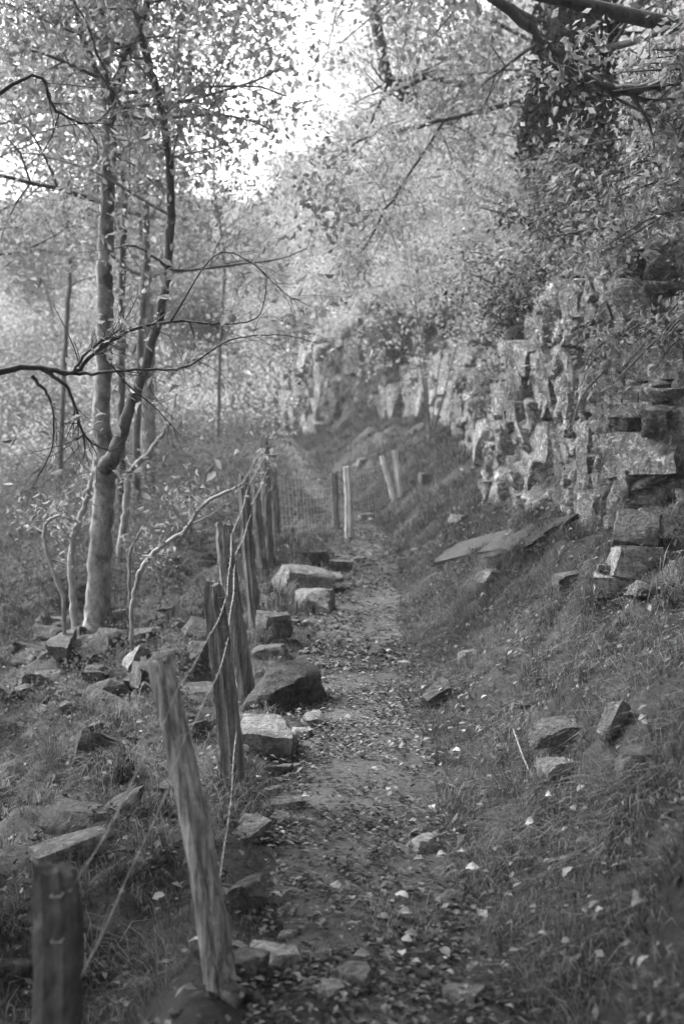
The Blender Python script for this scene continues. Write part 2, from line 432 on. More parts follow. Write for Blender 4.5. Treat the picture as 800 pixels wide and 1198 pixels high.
# cliff: structure with its blocks as parts
def cliff(name, y0, y1, wr, hr, dep, keep, seed, xoff=0.0, zoff=0.0):
    r = random.Random(seed)
    core_y = np.linspace(y0, y1, 60); V = []
    o = empty(name, (float(xf(y0)), y0, float(T(xf(y0), y0))), None, None)
    del_label = [k for k in ('label', 'category') if k in o]
    o['kind'] = 'structure'
    y = y0; n = 0
    bpy.context.view_layer.update(); inv = o.matrix_world.inverted(); ol = np.array(o.location)
    # the solid rock the loose blocks belong to: uneven stepped face behind them
    ny_, nz_ = max(24, int((y1 - y0) / .07)), 34; cy = np.linspace(y0, y1, ny_); fz = np.linspace(-.06, 1.02, nz_)
    CY, FZ = np.meshgrid(cy, fz, indexing='ij'); CZ = T(xf(CY) - .05, CY) + FZ * hc(CY)
    st = np.round(fbm(CY * 5, CZ * 4, 41, 2) * 7) / 7
    CX = xf(CY) + .02 * dep / .45 + .16 * np.clip(FZ, 0, 1) + fbm(CY * 1.1, CZ * .9 + seed, 5, 2) * .7 * dep + st * .16 * dep + fbm(CY * 9, CZ * 9, 43, 3) * .05
    CX[:, -1] += .5; CX[:, 0] += .1
    ii, jj = np.meshgrid(np.arange(ny_ - 1), np.arange(nz_ - 1), indexing='ij')
    Fc = np.stack([ii * nz_ + jj, ii * nz_ + jj + 1, (ii + 1) * nz_ + jj + 1, (ii + 1) * nz_ + jj], -1).reshape(-1, 4)
    link('rock_mass', mesh_np('rock_mass', np.stack([CX, CY, CZ], -1).reshape(-1, 3) - ol, Fc), M['crag' if y0 > 20 else 'rock'], o)
    while y < y1:
        x = float(xf(y)); dx = float(xf(y + .15) - xf(y - .15)) / .3
        ln = math.hypot(dx, 1); w = r.uniform(*wr)
        tang = math.atan2(1, dx)                      # direction along the foot line
        zb = float(T(x - .05, y)) - .12; zt = zb + .12 + float(hc(y)) * r.uniform(.85, 1.08)
        z = zb; colo = r.uniform(-.045, .045)
        while z < zt:
            h = hr[0] * (hr[1] / hr[0]) ** r.random(); bw_ = w * (.55 + .9 * r.random() ** 1.5)
            if r.random() < keep:
                b = bpy.data.objects.new('rock_block', rock_var('crag' if y0 > 20 else 'rock', r.randrange(20), 4)); COL.objects.link(b)
                b.parent = o
                fr = (z - zb) / max(zt - zb, .1)
                off = colo + r.uniform(-.035, .035) * dep * 2 + .16 * fr + float(fbm(y * 1.1, z * .9 + seed, 5, 2)) * .7 * dep
                nxv, nyv = math.sin(tang), -math.cos(tang)   # into the hill
                dd = dep * r.uniform(.8, 1.2)
                yj = r.uniform(-.3, .3) * w; L = Vector((x + nxv * (off + dd * .35), y + yj + nyv * off, z + h / 2))
                b.location = inv @ L
                b.rotation_euler = (r.gauss(0, .05), r.gauss(0, .05), tang + r.gauss(0, .12))
                b.scale = (bw_ * 1.5, dd, h * 1.2); n += 1
            z += h
        y += w / ln * .95
    return o, n

for nm, a, b, w_, h_, dp, kp, sdv in (('cliff_right', 7.4, 10.6, (.11, .26), (.07, .36), .42, .97, 3), ('cliff_corner', 10.6, 14.6, (.14, .30), (.08, .42), .45, .97, 5),
                                      ('cliff_middle', 14.6, 26.0, (.3, .7), (.16, .6), .6, .8, 7), ('cliff_far', 26.0, 33.5, (.22, .45), (.2, .8), .7, .9, 8), ('cliff_distant', 35.5, 44, (.6, 1.2), (.4, 1.2), 1.0, .8, 15)):
    print(nm, cliff(nm, a, b, w_, h_, dp, kp, sdv)[1])

STN = [  # name px py w h d mat rot label seed kw
    ('boulder', 352, 690, 64, 36, 60, 'stone', 18, 'large flat-topped grey boulder beside the far stretch of path', 1, dict(chips=3)),
    ('stone_block', 366, 718, 44, 36, 40, 'stone', -12, 'squared stone block just below the flat-topped boulder', 2, dict(chips=2)),
    ('stone_slab', 381, 694, 44, 10, 40, 'stone', 14, 'thin pale slab lying on the squared stone block', 3, dict(sink=-1.2)),
    ('stone_block', 398, 670, 26, 20, 26, 'stone', 8, 'small squared block right of the flat-topped boulder', 4, {}),
    ('stone', 418, 659, 18, 8, 18, 'pale', 10, 'small white stone at the path edge before the far fence', 5, {}),
    ('stone_slab', 318, 740, 38, 34, 40, 'stone', 25, 'flat capped stone beside the third fence post', 6, {}),
    ('stone_slab', 315, 770, 42, 18, 40, 'stone', -8, 'thin flat stone behind the big pointed boulder', 7, {}),
    ('boulder', 338, 832, 78, 70, 66, 'mossy', 20, 'big pointed mossy boulder at the left edge of the path', 8, dict(warp=.24, chips=6, tilt=(0, 14))),
    ('stone_block', 314, 884, 66, 46, 70, 'stone', -6, 'flat-topped square block in front of the pointed boulder', 9, dict(chips=2, warp=.1, tilt=(8, -4))),
    ('stone', 368, 852, 30, 18, 26, 'stone', 30, 'rounded stone at the right foot of the pointed boulder', 10, {}),
    ('stone', 352, 866, 24, 14, 22, 'stone', -20, 'small stone touching the flat-topped square block', 11, {}),
    ('stone_slab', 330, 950, 54, 14, 34, 'stone', 12, 'long thin slab lying right of the second fence post', 12, dict(tilt=(0, -8))),
    ('stone_slab', 292, 984, 44, 20, 26, 'stone', 35, 'tilted slab at the foot of the second fence post', 13, dict(tilt=(10, -24))),
    ('stone', 336, 966, 32, 14, 26, 'stone', -15, 'small flat stone below the long thin slab', 14, {}),
    ('stone', 288, 1068, 46, 40, 40, 'mossy', 15, 'dark stone against the right side of the leaning post', 15, {}),
    ('stone_block', 320, 1142, 46, 42, 40, 'pale', 24, 'pale angular block beside the foot of the leaning post', 16, dict(chips=5)),
    ('stone', 284, 1148, 44, 36, 40, 'mossy', -18, 'dark squat stone left of the pale angular block', 17, {}),
    ('stone', 378, 1130, 34, 16, 30, 'stone', 8, 'low grey stone right of the pale angular block', 18, {}),
    ('stone', 416, 1160, 46, 32, 40, 'stone', -22, 'grey lumpy stone at the near left edge of the path', 19, {}),
    ('stone', 452, 1162, 50, 14, 36, 'stone', 5, 'flat stone set in the near end of the path', 20, {}),
    ('stone', 388, 1172, 44, 22, 40, 'stone', 30, 'half buried stone at the bottom of the path edge', 21, {}),
    ('stone', 494, 1000, 32, 24, 30, 'pale', 28, 'single pale cube-like stone lying in the middle of the path', 22, {}),
    ('stone', 487, 982, 24, 18, 24, 'mossy', -10, 'dark stone behind the pale stone on the path', 23, {}),
    ('stone_slab', 78, 1010, 92, 22, 44, 'stone', 24, 'long pale slab jutting above the nearest blurred post', 24, dict(tilt=(4, -16), chips=2, warp=.08, sink=-.1)),
    ('stone', 515, 822, 46, 24, 26, 'mossy', 34, 'dark stone edge protruding where path meets right bank', 25, dict(tilt=(0, -22))),
    ('stone', 552, 770, 24, 12, 24, 'pale', 10, 'small pale stone in the grass above the protruding edge', 26, {}),
    ('stone_slab', 664, 870, 74, 24, 50, 'stone', -5, 'broad pale-topped slab in the grass of the right bank', 27, dict(tilt=(0, -6))),
    ('stone_block', 652, 912, 42, 26, 36, 'stone', 12, 'squared block just under the broad slab on the bank', 28, dict(chips=3)),
    ('stone', 718, 866, 22, 42, 20, 'stone', 30, 'upright tilted stone right of the broad slab', 29, dict(tilt=(0, 32), sink=.08)),
    ('stone', 752, 905, 56, 30, 40, 'mossy', -20, 'dark stone at the right edge of the bank', 30, dict(sink=.12)),
    ('stone', 610, 832, 24, 10, 24, 'stone', 10, 'little flat stone in bank grass left of the broad slab', 31, {}),
    ('stone_slab', 746, 640, 54, 42, 20, 'stone', -14, 'tilted square grey slab leaning at the cliff foot', 33, dict(chips=1, warp=.08, tilt=(-28, 4), sink=.05)),
    ('stone_block', 750, 668, 60, 36, 44, 'stone', -10, 'grey block under the tilted square slab', 34, dict(chips=2)),
    ('stone_block', 718, 698, 44, 26, 34, 'pale', -8, 'bright rectangular block below the leaning slab', 35, dict(chips=1, warp=.08)),
    ('stone', 664, 686, 36, 20, 30, 'stone', 12, 'dull stone left of the bright rectangular block', 36, {}),
    ('stone', 712, 670, 26, 8, 22, 'stone', 4, 'thin flat stone above the bright rectangular block', 37, {}),
    ('stone', 756, 700, 34, 22, 30, 'stone', 30, 'tilted stone right of the bright rectangular block', 38, dict(tilt=(0, 25))),
    ('stone', 578, 680, 34, 14, 30, 'stone', 30, 'small stone under the left end of the fallen slab', 39, {}),
    ('stone', 540, 612, 22, 9, 22, 'pale', 28, 'flat pale stone on the bank above the fallen slab', 40, {}),
    ('stone', 498, 565, 15, 18, 15, 'stone', 20, 'pointed stone beside the pair of far fence stakes', 41, {}),
    ('stone', 428, 608, 18, 9, 18, 'pale', 10, 'white stone behind the gate-like far stakes', 42, {}),
    ('stone_slab', 365, 655, 44, 12, 40, 'mossy', -6, 'mossy stone ledge across the path behind the flat-topped boulder', 43, {}),
    ('stone', 425, 545, 14, 12, 14, 'stone', 10, 'stone at the foot of the far crag', 44, {}),
    ('stone', 235, 780, 34, 40, 34, 'mossy', 20, 'dark stone between the first and second upright posts', 45, {}),
    ('stone', 168, 790, 40, 30, 36, 'stone', 30, 'wedge stone on top of the rubble heap', 46, dict(tilt=(0, 30))),
    ('stone', 300, 640, 30, 20, 30, 'mossy', 10, 'mossy stone among the far posts', 47, {}),
]
for nm, px, py, w, h, d, mt, rot, lab, sdv, kw in STN:
    place_rock(nm, px, py, w, h, d, mt, rot, lab, 'stone', None, sdv, **kw)

A, B = ground_hit(524, 653), ground_hit(640, 626)
ax = Vector(B - A); nn = Vector(tnormal(np.array([(A[0] + B[0]) / 2]), np.array([(A[1] + B[1]) / 2]), .3)[0]) ; nn = (nn + Vector((-.05, -.25, .25))).normalized()
bx_ = nn.cross(ax).normalized(); nn = ax.normalized().cross(bx_).normalized()
me = rock_mesh('stone_slab', 232, 9, .12, 5, .06, .05); me.materials.append(M['mossy'])
o = link('stone_slab', me, None); mt4 = Matrix((ax.normalized(), bx_, nn)).transposed().to_4x4()
c = Vector((A + B) / 2); c.z = float(T(c.x, c.y)) + .05
o.matrix_world = Matrix.Translation(c) @ mt4 @ Matrix.Diagonal((ax.length * 1.05, .36, .085, 1))
tag(o, 'very long thin slab lying flush on the bank below the cliff', 'stone')

rr = random.Random(77)
for k in range(230):
    y = rr.uniform(4.6, 11.0); x = rr.uniform(-.78 - .24 * y, float(FENCE(y)) - .25)
    if rr.random() < .45: y = rr.uniform(7.5, 10.6); x = rr.uniform(-2.7, -1.1)
    if k > 150: y = rr.uniform(3.8, 7.2); x = rr.uniform(-.4 - .27 * y, float(FENCE(y)) - .12)
    s = (.55 if k > 150 else 1) * (.07 + .24 * rr.random() ** 1.8) * (1 if y > 6.5 else .8)
    o = link('rubble_stone', rock_var('mossy', rr.randrange(12), 4), None)
    hh = s * rr.uniform(.35, .75)
    o.scale = (s * rr.uniform(.8, 1.4), s * rr.uniform(.7, 1.1), hh)
    o.location = (x, y, float(T(x, y)) + hh * .1)
    o.rotation_euler = (rr.gauss(0, .25), rr.gauss(0, .25), rr.uniform(0, 6.28))
    where = ('below the second post near the long pale slab', 'in the low slope left of the leaning post') [x < -1.2] if y < 6.6 else ('close beside the upright posts', 'heaped before the forked tree') [x < -1.5]
    tag(o, 'mossy rubble stone ' + where, 'stone', 'mossy rubble ' + where)
for k in range(110):                   # pebbles and cobbles along the path
    y = rr.uniform(3.2, 16); side = rr.choice((-1, -1, 1)); x = float(xc(y)) + side * rr.uniform(.25, .62)
    s = .025 + .07 * rr.random() ** 2
    o = link('pebble', rock_var('stone', rr.randrange(12), 4), None)
    o.scale = (s * 1.2, s, s * .6); o.location = (x, y, float(T(x, y)) + s * .18); o.rotation_euler = (0, 0, rr.uniform(0, 6.28))
    wh = 'left' if side < 0 else 'right'; tag(o, 'small grey cobble along the %s edge of the trodden path' % wh, 'pebble', 'cobbles on the %s path edge' % wh)

# ---------------------------------------------------------------- fences
def post_mesh(base, top, r0, r1, seed, split=True):
    n = 16; lr = np.random.default_rng(seed); m = 26
    t = np.linspace(0, 1, m); P = base[None] * (1 - t[:, None]) + top[None] * t[:, None]
    P[:, 0] += .010 * np.sin(t * 5 + seed) ; P[:, 1] += .008 * np.sin(t * 7 + seed * 2)
    R = r0 * (1 - t) + r1 * t
    V, F = tube(P, R, n, True)
    Q = V[:m * n].reshape(m, n, 3); C = P[:, None]
    groove = 1 + .13 * lr.normal(size=(1, n)) + .05 * lr.normal(size=(m, n))
    for c in lr.integers(0, n, 3): groove[:, c] -= .22
    if split: groove[-3:] *= np.array([1.0, .96, .88])[:, None]
    Q[:] = C + (Q - C) * groove[:, :, None]
    Q[-1, :, 2] += lr.normal(size=n) * r1 * .35 if split else 0
    V[:m * n] = Q.reshape(-1, 3)
    return V, F

fence_root = empty('wire_fence', (-.52, 5.8, float(T(-.52, 5.8))), 'old fence of leaning weathered wooden posts strung with slack wire along the path', 'fence')
bpy.context.view_layer.update()
FR = np.array(fence_root.location)
POSTS = [  # top px, base px, depth, radius top, radius base, extra label
    ((62, 1014), (66, 1300), 2.75, .056, .060, 'nearest blurred dark post'),
    ((188, 776), (279, 1225), 3.42, .038, .052, 'leaning cracked post of pale weathered wood, its left edge lit'),  # same wood all round; the sun brightens its left edge
    ((253, 682), (277, 950), 5.35, .043, .052, None),
    ((262, 612), (288, 806), 7.4, .052, .064, None),
    ((284, 557), (301, 712), 9.6, .045, .052, None),
    ((297, 566), (312, 655), 12.0, .05, .06, None),
    ((307, 512), (316, 645), 12.8, .052, .062, None),
    ((317, 545), (324, 640), 14.2, .05, .06, None),
]
tops = []
for k, (tp, bs, d, r1, r0, lab) in enumerate(POSTS):
    b = at(*bs, d); t = at(*tp, d + (.12 if k == 1 else .03))
    g = float(T(b[0], b[1])); b[2] = min(b[2], g) - .15
    V, Fp = post_mesh(b - FR, t - FR, r0, r1, k + 4)
    o = link('post', mesh_np('post', V, Fp, smooth=False), M['grey_post' if k == 1 else 'dark' if k == 0 else 'post'], fence_root)
    for fr in (.05, .16):
        q = t + (b - t) * fr - FR + np.array([.02, -r1 * .95, 0]); SP = np.stack([q + [-.012, .02, 0], q + [-.012, -.006, 0], q + [.012, -.006, 0], q + [.012, .02, 0]])
        link('staple', mesh_np('staple', *tube(SP, [.002] * 4, 5)), M['wire'], o)
    if lab: o['label'] = lab
    tops.append((b, t))
def barbed(P0, P1, sag, rad=.0013, barbs=True, seed=0):
    L = np.linalg.norm(P1 - P0); m = max(24, int(L / .03)); t = np.linspace(0, 1, m)
    P = P0[None] * (1 - t[:, None]) + P1[None] * t[:, None]; P[:, 2] -= sag * 4 * t * (1 - t)
    lr = np.random.default_rng(seed); P[:, 0] += .003 * np.sin(t * 9 + seed); P[:, 2] += .003 * np.sin(t * 13 + seed)
    ph = np.arange(m) * .9; out = []
    for q in (0, np.pi):
        S = P.copy(); S[:, 0] += np.cos(ph + q) * rad * 1.1; S[:, 2] += np.sin(ph + q) * rad * 1.1
        out.append(tube(S, np.full(m, rad), 5))
    if barbs:
        for k in range(3, m - 3, 4):
            for q in range(2):
                d = unit(lr.normal(size=3)) * .014
                out.append(tube(np.stack([P[k] - d, P[k] + d]), [rad * .7] * 2, 4))
    return join(out)

def strand(fr, k0, k1, sag, seed, f2=None):
    b0, t0 = tops[k0]; b1, t1 = tops[k1]; g = f2 if f2 is not None else fr
    a = t0 + (b0 - t0) * fr; c = t1 + (b1 - t1) * g
    off = np.array([.045, -.03, 0])
    V, Fp = barbed(a + off - FR, c + off - FR, sag, seed=seed)
    link('wire', mesh_np('wire', V, Fp, smooth=True), M['wire'], fence_root)

for k0, k1 in ((0, 1), (1, 2), (2, 3), (3, 4), (4, 6), (6, 7)):
    strand(.05, k0, k1, .03, k0)
    strand(.30 if k0 == 0 else .16, k0, k1, .035, k0 + 20, .16 if k0 == 0 else .2)
    if k0 == 1: strand(.55, k0, k1, .03, k0 + 40)

far = empty('stake_fence', tuple(ground_hit(409, 635)), 'short run of thin pale stakes with wire netting crossing the far path', 'fence')
FF = np.array(far.location); STK = []
for k, (tp, bs, d) in enumerate([((389, 553), (395, 622), 17.6), ((405, 546), (409, 637), 16.4), ((447, 533), (466, 602), 19.6), ((462, 527), (471, 602), 19.2)]):
    b = at(*bs, d); t = at(*tp, d); g = float(T(b[0], b[1])); b[2] = min(b[2], g) - .1
    V, Fp = post_mesh(b - FF, t - FF, .05, .046, 60 + k, False)
    link('stake', mesh_np('stake', V, Fp), M['rail'] if k else M['post'], far); STK.append((b, t))
lb, lt = tops[-1]
def netting(a0, a1, b0, b1, nxn, nyn):
    out = []
    for i in range(nyn + 1):
        f = i / nyn; p = a0 + (a1 - a0) * f; q = b0 + (b1 - b0) * f; t = np.linspace(0, 1, 14)
        P = p[None] * (1 - t[:, None]) + q[None] * t[:, None]; P[:, 2] -= .05 * 4 * t * (1 - t)
        out.append(tube(P, np.full(14, .005 if i == nyn else .0026), 4))
    for i in range(nxn + 1):
        f = i / nxn; p = a0 + (b0 - a0) * f; q = a1 + (b1 - a1) * f; s = .05 * 4 * f * (1 - f)
        out.append(tube(np.stack([p, q]) - np.array([0, 0, s]), [.0026, .0026], 4))
    return join(out)
def pt(e, f): b, t = e; return b + (t - b) * f - FF
for A, B, n in ((tops[-1], STK[0], 18), (STK[0], STK[3], 22)):
    V, Fp = netting(pt(A, .25), pt(A, .93), pt(B, .2), pt(B, .9), n, 6)
    link('wire_netting', mesh_np('wire_netting', V, Fp), M['wire'], far)

# ---------------------------------------------------------------- trees
def grow(g, p, d, L, r, lev, out, tips, up=.05, kids=(3, 5), droop=0.0, jit=.25):
    n = 7; P = [p]; dd = unit(d)
    for k in range(n):
        dd = unit(dd + g.normal(size=3) * jit * .45 + np.array([0, 0, up - droop * k / n]))
        P.append(P[-1] + dd * L / n)
    P = np.array(P); R = np.linspace(r, r * .35, n + 1); out.append((P, R))
    if lev == 0:
        tips.extend(P[2:]); return
    for k in range(int(g.integers(*kids)) + 1):
        f = int(g.integers(2, n + 1)); bd = unit(P[f] - P[f - 1]); side = unit(np.cross(bd, g.normal(size=3)))
        grow(g, P[f], unit(bd * g.uniform(.4, .9) + side), L * g.uniform(.45, .7), R[f] * .6, lev - 1, out, tips, up, kids, droop, jit)
    tips.append(P[-1])

def px_line(pts, d, rel):
    """pts: (px, py, width px[, depth offset])"""
    P = np.array([at(q[0], q[1], d + (q[3] if len(q) > 3 else 0)) for q in pts]) - rel
    R = np.array([q[2] * .5 * (d + (q[3] if len(q) > 3 else 0)) / FPX for q in pts])
    P, R = smooth_line(P, R, 7); kg = np.random.default_rng(int(abs(pts[0][0]) * 7 + pts[-1][1]) % 9999)
    P[1:-1] += kg.normal(size=(len(P) - 2, 3)) * np.minimum(R[1:-1], .03)[:, None] * .22
    R = R * (1 + .045 * kg.normal(size=len(R)).clip(-1, 2)); return P, R

def tubes_mesh(name, lines, n=7, rough=0.0):
    if name in ('twigs', 'branches', 'stems') and len(lines) > 100:      # the finest twigs need fewer rings and corners
        lines = [(P, R) if R[0] > .012 else (P[::2], R[::2]) if len(P) > 6 else (P, R) for P, R in lines]
        return mesh_np(name, *join([tube(P, R, n if R[0] > .006 else 3, False, rough, k) for k, (P, R) in enumerate(lines)]), smooth=True)
    return mesh_np(name, *join([tube(P, R, n, True, rough, k) for k, (P, R) in enumerate(lines)]), smooth=True)

def add_crown(root, tips, per, spread, size, mat, g, flat=0, name='crown', width=.55):
    tips = np.array(tips); cnt = np.minimum(np.round(per * np.exp(g.normal(size=len(tips)) * 1.1 - .45)), per * 6).astype(int)
    P = np.repeat(tips, cnt, 0); P = P + g.normal(size=P.shape) * spread
    sz = size * g.uniform(.45, 1.35, len(P))
    if size <= .07 and len(P) < 9000: V, Fp, t = leaf_fine(P, sz, g, np.array([0, 0, 1.0]), flat)
    else: V, Fp, t = leaf_cloud(P, sz, g, flat=flat, nrm=np.array([0, 0, 1.0]), width=width)
    return link(name, mesh_np(name, V, Fp, t), M[mat], root)

# main tree on the left, forked low
base = ground_hit(115, 738); D1 = base[1]
t1 = empty('forked_tree', tuple(base), 'pale-barked tree forking low into a straight stem and a dark curved stem', 'tree')
g = np.random.default_rng(1)
tr = px_line([(112, 752, 34), (114, 725, 30), (117, 650, 27), (121, 585, 25), (124, 535, 27)], D1, base)
link('trunk', mesh_np('trunk', *tube(*tr, 14, True, .05, 2), smooth=True), M['bark'], t1)
s1 = px_line([(123, 545, 24), (119, 490, 20), (121, 430, 19), (123, 370, 18), (124, 290, 18), (127, 200, 17), (128, 140, 15), (124, 95, 13), (118, 20, 11), (112, -60, 9)], D1, base)
s2 = px_line([(122, 550, 20), (136, 525, 17), (150, 485, 14), (164, 445, 12), (184, 380, 11), (196, 315, 10), (200, 240, 9.5), (194, 160, 9), (180, 90, 9), (165, 45, 8), (150, -40, 7)], D1 - .2, base)
s3 = px_line([(127, 135, 12), (138, 95, 11), (152, 58, 10), (170, 10, 8), (185, -50, 6)], D1, base)
s4 = px_line([(124, 105, 8), (108, 70, 7), (95, 35, 6), (80, -30, 5)], D1 + .1, base)
link('stem', tubes_mesh('stem', [s1], 12, .03), M['bark'], t1)['label'] = 'straight pale stem'
link('stem', tubes_mesh('stem', [s2], 10, .03), M['dark'], t1)['label'] = 'dark curved stem'
for s in (s3, s4): link('branch', tubes_mesh('branch', [s], 8, .03), M['dark'], t1)
lines, tips = [], []
for (P, R), n in ((s1, 13), (s2, 11), (s3, 6), (s4, 5)):
    for k in range(n):
        f = int(g.integers(len(P) // 2, len(P))); a = g.uniform(0, 6.28)
        grow(g, P[f], np.array([math.cos(a), math.sin(a), g.uniform(-.1, .5)]), g.uniform(.7, 1.6), R[f] * .4, 2, lines, tips, .05, (2, 4), .1)
link('twigs', tubes_mesh('twigs', lines, 4), M['twig'], t1)
add_crown(t1, tips, 4, .10, .07, 'leaf', g)

# bare low branch reaching in from the left
ob = at(-60, 440, 6.4)
t2 = empty('left_edge_tree', tuple(ground_hit(-70, 800)), 'slender dark tree just past the left edge sending long bare branches across', 'tree')
b2 = np.array(t2.location); lines, tips = [], []
tr2 = smooth_line(np.array([b2, ob * [1, 1, 0] + [0, 0, .9], ob, ob + [-.05, .1, 1.4], ob + [.1, .3, 2.9]]) - b2, [.07, .06, .05, .04, .02], 7)
link('trunk', tubes_mesh('trunk', [tr2], 10, .04), M['dark'], t2)
BR = [
    [(-60, 440, 15), (38, 430, 11), (85, 436, 8), (112, 412, 7), (150, 388, 6), (200, 376, 5), (250, 379, 3.5), (300, 372, 2.5), (312, 330, 2), (306, 318, 1.2)],
    [(60, 432, 8), (100, 438, 6), (160, 432, 5), (215, 430, 4), (270, 398, 3), (330, 392, 2), (372, 402, 1.2)],
    [(85, 436, 6), (100, 415, 5), (118, 400, 4), (140, 385, 3), (160, 350, 2)],
    [(50, 432, 9), (80, 455, 6), (95, 500, 5), (110, 520, 4), (140, 530, 2)],
    [(38, 440, 7), (60, 470, 4), (62, 520, 3), (44, 560, 2.5), (36, 572, 2)],
    [(120, 412, 4), (150, 450, 3), (185, 480, 2.5), (215, 515, 1.5)],
    [(200, 376, 4), (250, 300, 2.5), (290, 305, 2), (330, 340, 1.5), (345, 352, 1)],
    [(-60, 150, 10, .3), (38, 88, 6, .3), (62, 125, 6, .3), (88, 141, 5, .3), (112, 143, 4, .3), (128, 130, 2.5, .3)],
]
for q in BR:
    P, R = px_line(q, 6.4, b2); R = R * .64; o = link('branch', tubes_mesh('branch', [(P, R)], 7, .04), M['dark'], t2)
    for k in range(24):
        f = int(g.integers(len(P) // 4, len(P))); dv = unit(P[min(f + 1, len(P) - 1)] - P[f - 1])
        grow(g, P[f], unit(dv + g.normal(size=3) * .7), g.uniform(.12, .5), max(R[f] * .5, .0016), 1, lines, tips, 0, (1, 3), 0, .5)
link('twigs', tubes_mesh('twigs', lines, 4), M['dark'], t2)
tp_ = np.array(tips)[::7]; add_crown(t2, tp_, 1, .06, .06, 'leaf', g)

def simple_tree(name, label, pts, d, mat, seed, nb, blen, per, spread, lsize, lmat='leaf', lev=2, frac=.45, group=None, leafdroop=.05, rough=.03):
    g = np.random.default_rng(seed); b = ground_hit(*pts[0][:2]) if d is None else at(*pts[0][:2], d)
    d = b[1]; gz = float(T(b[0], b[1])); b = np.array([b[0], b[1], gz])
    root = empty(name, tuple(b), label, 'tree', group)
    P, R = px_line(pts, d, b); P = np.vstack([[P[0][0], P[0][1], -.1], P]); R = np.concatenate([[R[0] * 1.15], R])
    link('trunk', tubes_mesh('trunk', [(P, R)], 10, rough), M[mat], root)
    lines, tips = [], []
    for k in range(nb):
        f = int(g.integers(int(len(P) * frac), len(P))); a = g.uniform(0, 6.28)
        grow(g, P[f], np.array([math.cos(a), math.sin(a), g.uniform(-.1, .6)]), g.uniform(.5, 1) * blen, R[f] * .45, lev, lines, tips, .04, (2, 4), leafdroop)
    if lines: link('branches', tubes_mesh('branches', lines, 4), M[mat], root)
    if per and tips: add_crown(root, tips, per, spread, lsize * .82, lmat, g)
    return root

simple_tree('slender_tree', 'straight grey trunk standing behind the forked tree', [(172, 556, 19), (173, 480, 18), (172, 380, 16), (168, 280, 14), (165, 180, 11), (160, 60, 8), (158, -40, 5)], 22, 'bark', 2, 22, 2.2, 5, .2, .10)
simple_tree('slender_tree', 'thin upright trunk left of the forked stems against the sky', [(142, 500, 9), (143, 330, 8), (146, 240, 7), (140, 120, 6), (150, 0, 4)], 17, 'dark', 3, 16, 1.8, 4, .18, .09)
simple_tree('slender_tree', 'slightly curved thin trunk between the two fork stems', [(160, 520, 9), (165, 400, 8), (172, 260, 8), (163, 190, 6), (170, 80, 5), (175, -30, 4)], 19, 'dark', 4, 16, 2.0, 4, .2, .09)
simple_tree('slender_tree', 'tree whose leaves hang in from past the left edge', [(-40, 620, 12), (-30, 450, 10), (-26, 300, 9), (-16, 150, 7), (-10, 0, 5)], 15, 'dark', 5, 22, 2.0, 5, .18, .085)
simple_tree('slender_tree', 'leafy tree rising behind the low bare branches', [(70, 560, 7), (76, 420, 6), (82, 300, 5), (70, 160, 4), (78, 20, 3)], 24, 'dark', 6, 24, 2.4, 5, .22, .11)
simple_tree('slender_tree', 'leafy tree in the gap right of the dark curved stem', [(255, 520, 4), (258, 400, 4), (262, 300, 3.5), (250, 200, 3), (262, 90, 2)], 30, 'dark', 7, 20, 3.0, 5, .3, .13)

# pale saplings and leaning stems
def sapling(label, pts, d, mat, seed, nb=6, bl=.4, leaves=2):
    return simple_tree('sapling', label, pts, d, mat, seed, nb, bl, leaves, .06, .06, 'leaf', 1, .3, 'thin saplings left of the fence', 0, .04)
sapling('pale crooked sapling left of the forked trunk', [(88, 745, 9), (85, 690, 9), (84, 640, 8), (92, 610, 7), (104, 575, 6), (112, 540, 5), (114, 470, 3)], 10.4, 'sapling', 21)
sapling('pale sapling right of the forked trunk bending upward', [(140, 640, 8), (147, 600, 8), (150, 560, 7), (158, 545, 6), (180, 522, 5), (200, 490, 4), (206, 460, 3)], 12.5, 'sapling', 22)
sapling('long pale sapling bowed over towards the fence', [(154, 712, 5), (158, 690, 5), (168, 662, 5.5), (188, 640, 5.5), (215, 622, 5), (232, 598, 4.5), (250, 582, 4), (285, 565, 3), (300, 535, 2)], 9.2, 'sapling', 23, 12, .45, 1)
sapling('short hooked sapling at the left edge', [(75, 700, 5), (60, 660, 5), (52, 630, 5), (56, 610, 4), (72, 602, 3)], 9.6, 'sapling', 24, 4, .3, 1)
sapling('straight thin stem between the forked trunk and bowed sapling', [(152, 700, 4), (152, 650, 4), (160, 630, 3), (168, 615, 2)], 10.5, 'sapling', 25, 3, .25, 1)
sapling('bare pale stick leaning on the cliff face', [(622, 448, 5), (628, 425, 5), (634, 395, 4.5), (640, 362, 4), (643, 340, 2)], 11.0, 'sapling', 26, 2, .25, 0)

# ivy-clad trunk high on the right and its drooping limb
ivb = np.array([2.5, 12.5, 0.0]); ivb[2] = float(T(ivb[0], ivb[1]))
b5 = at(664, 190, 12.5); b5[2] = float(T(b5[0], b5[1]))
t5 = empty('ivy_tree', tuple(b5), 'massive dark ivy-clad trunk on the slope at top right', 'tree')
P, R = px_line([(664, 210, 90), (662, 150, 78), (668, 100, 72), (672, 40, 70), (676, -60, 66), (680, -160, 60)], 12.5, b5)
P[0][2] = min(P[0][2], -.2); link('trunk', tubes_mesh('trunk', [(P, R)], 16, .06), M['dark'], t5)
g = np.random.default_rng(9); th = g.uniform(0, 6.28, 9000); f = g.integers(0, len(P), 9000)
IP = P[f] + np.stack([np.cos(th), np.sin(th), np.zeros(9000)], 1) * (R[f] * g.uniform(.95, 1.4, 9000))[:, None]; IP[:, 2] += g.normal(size=9000) * .15
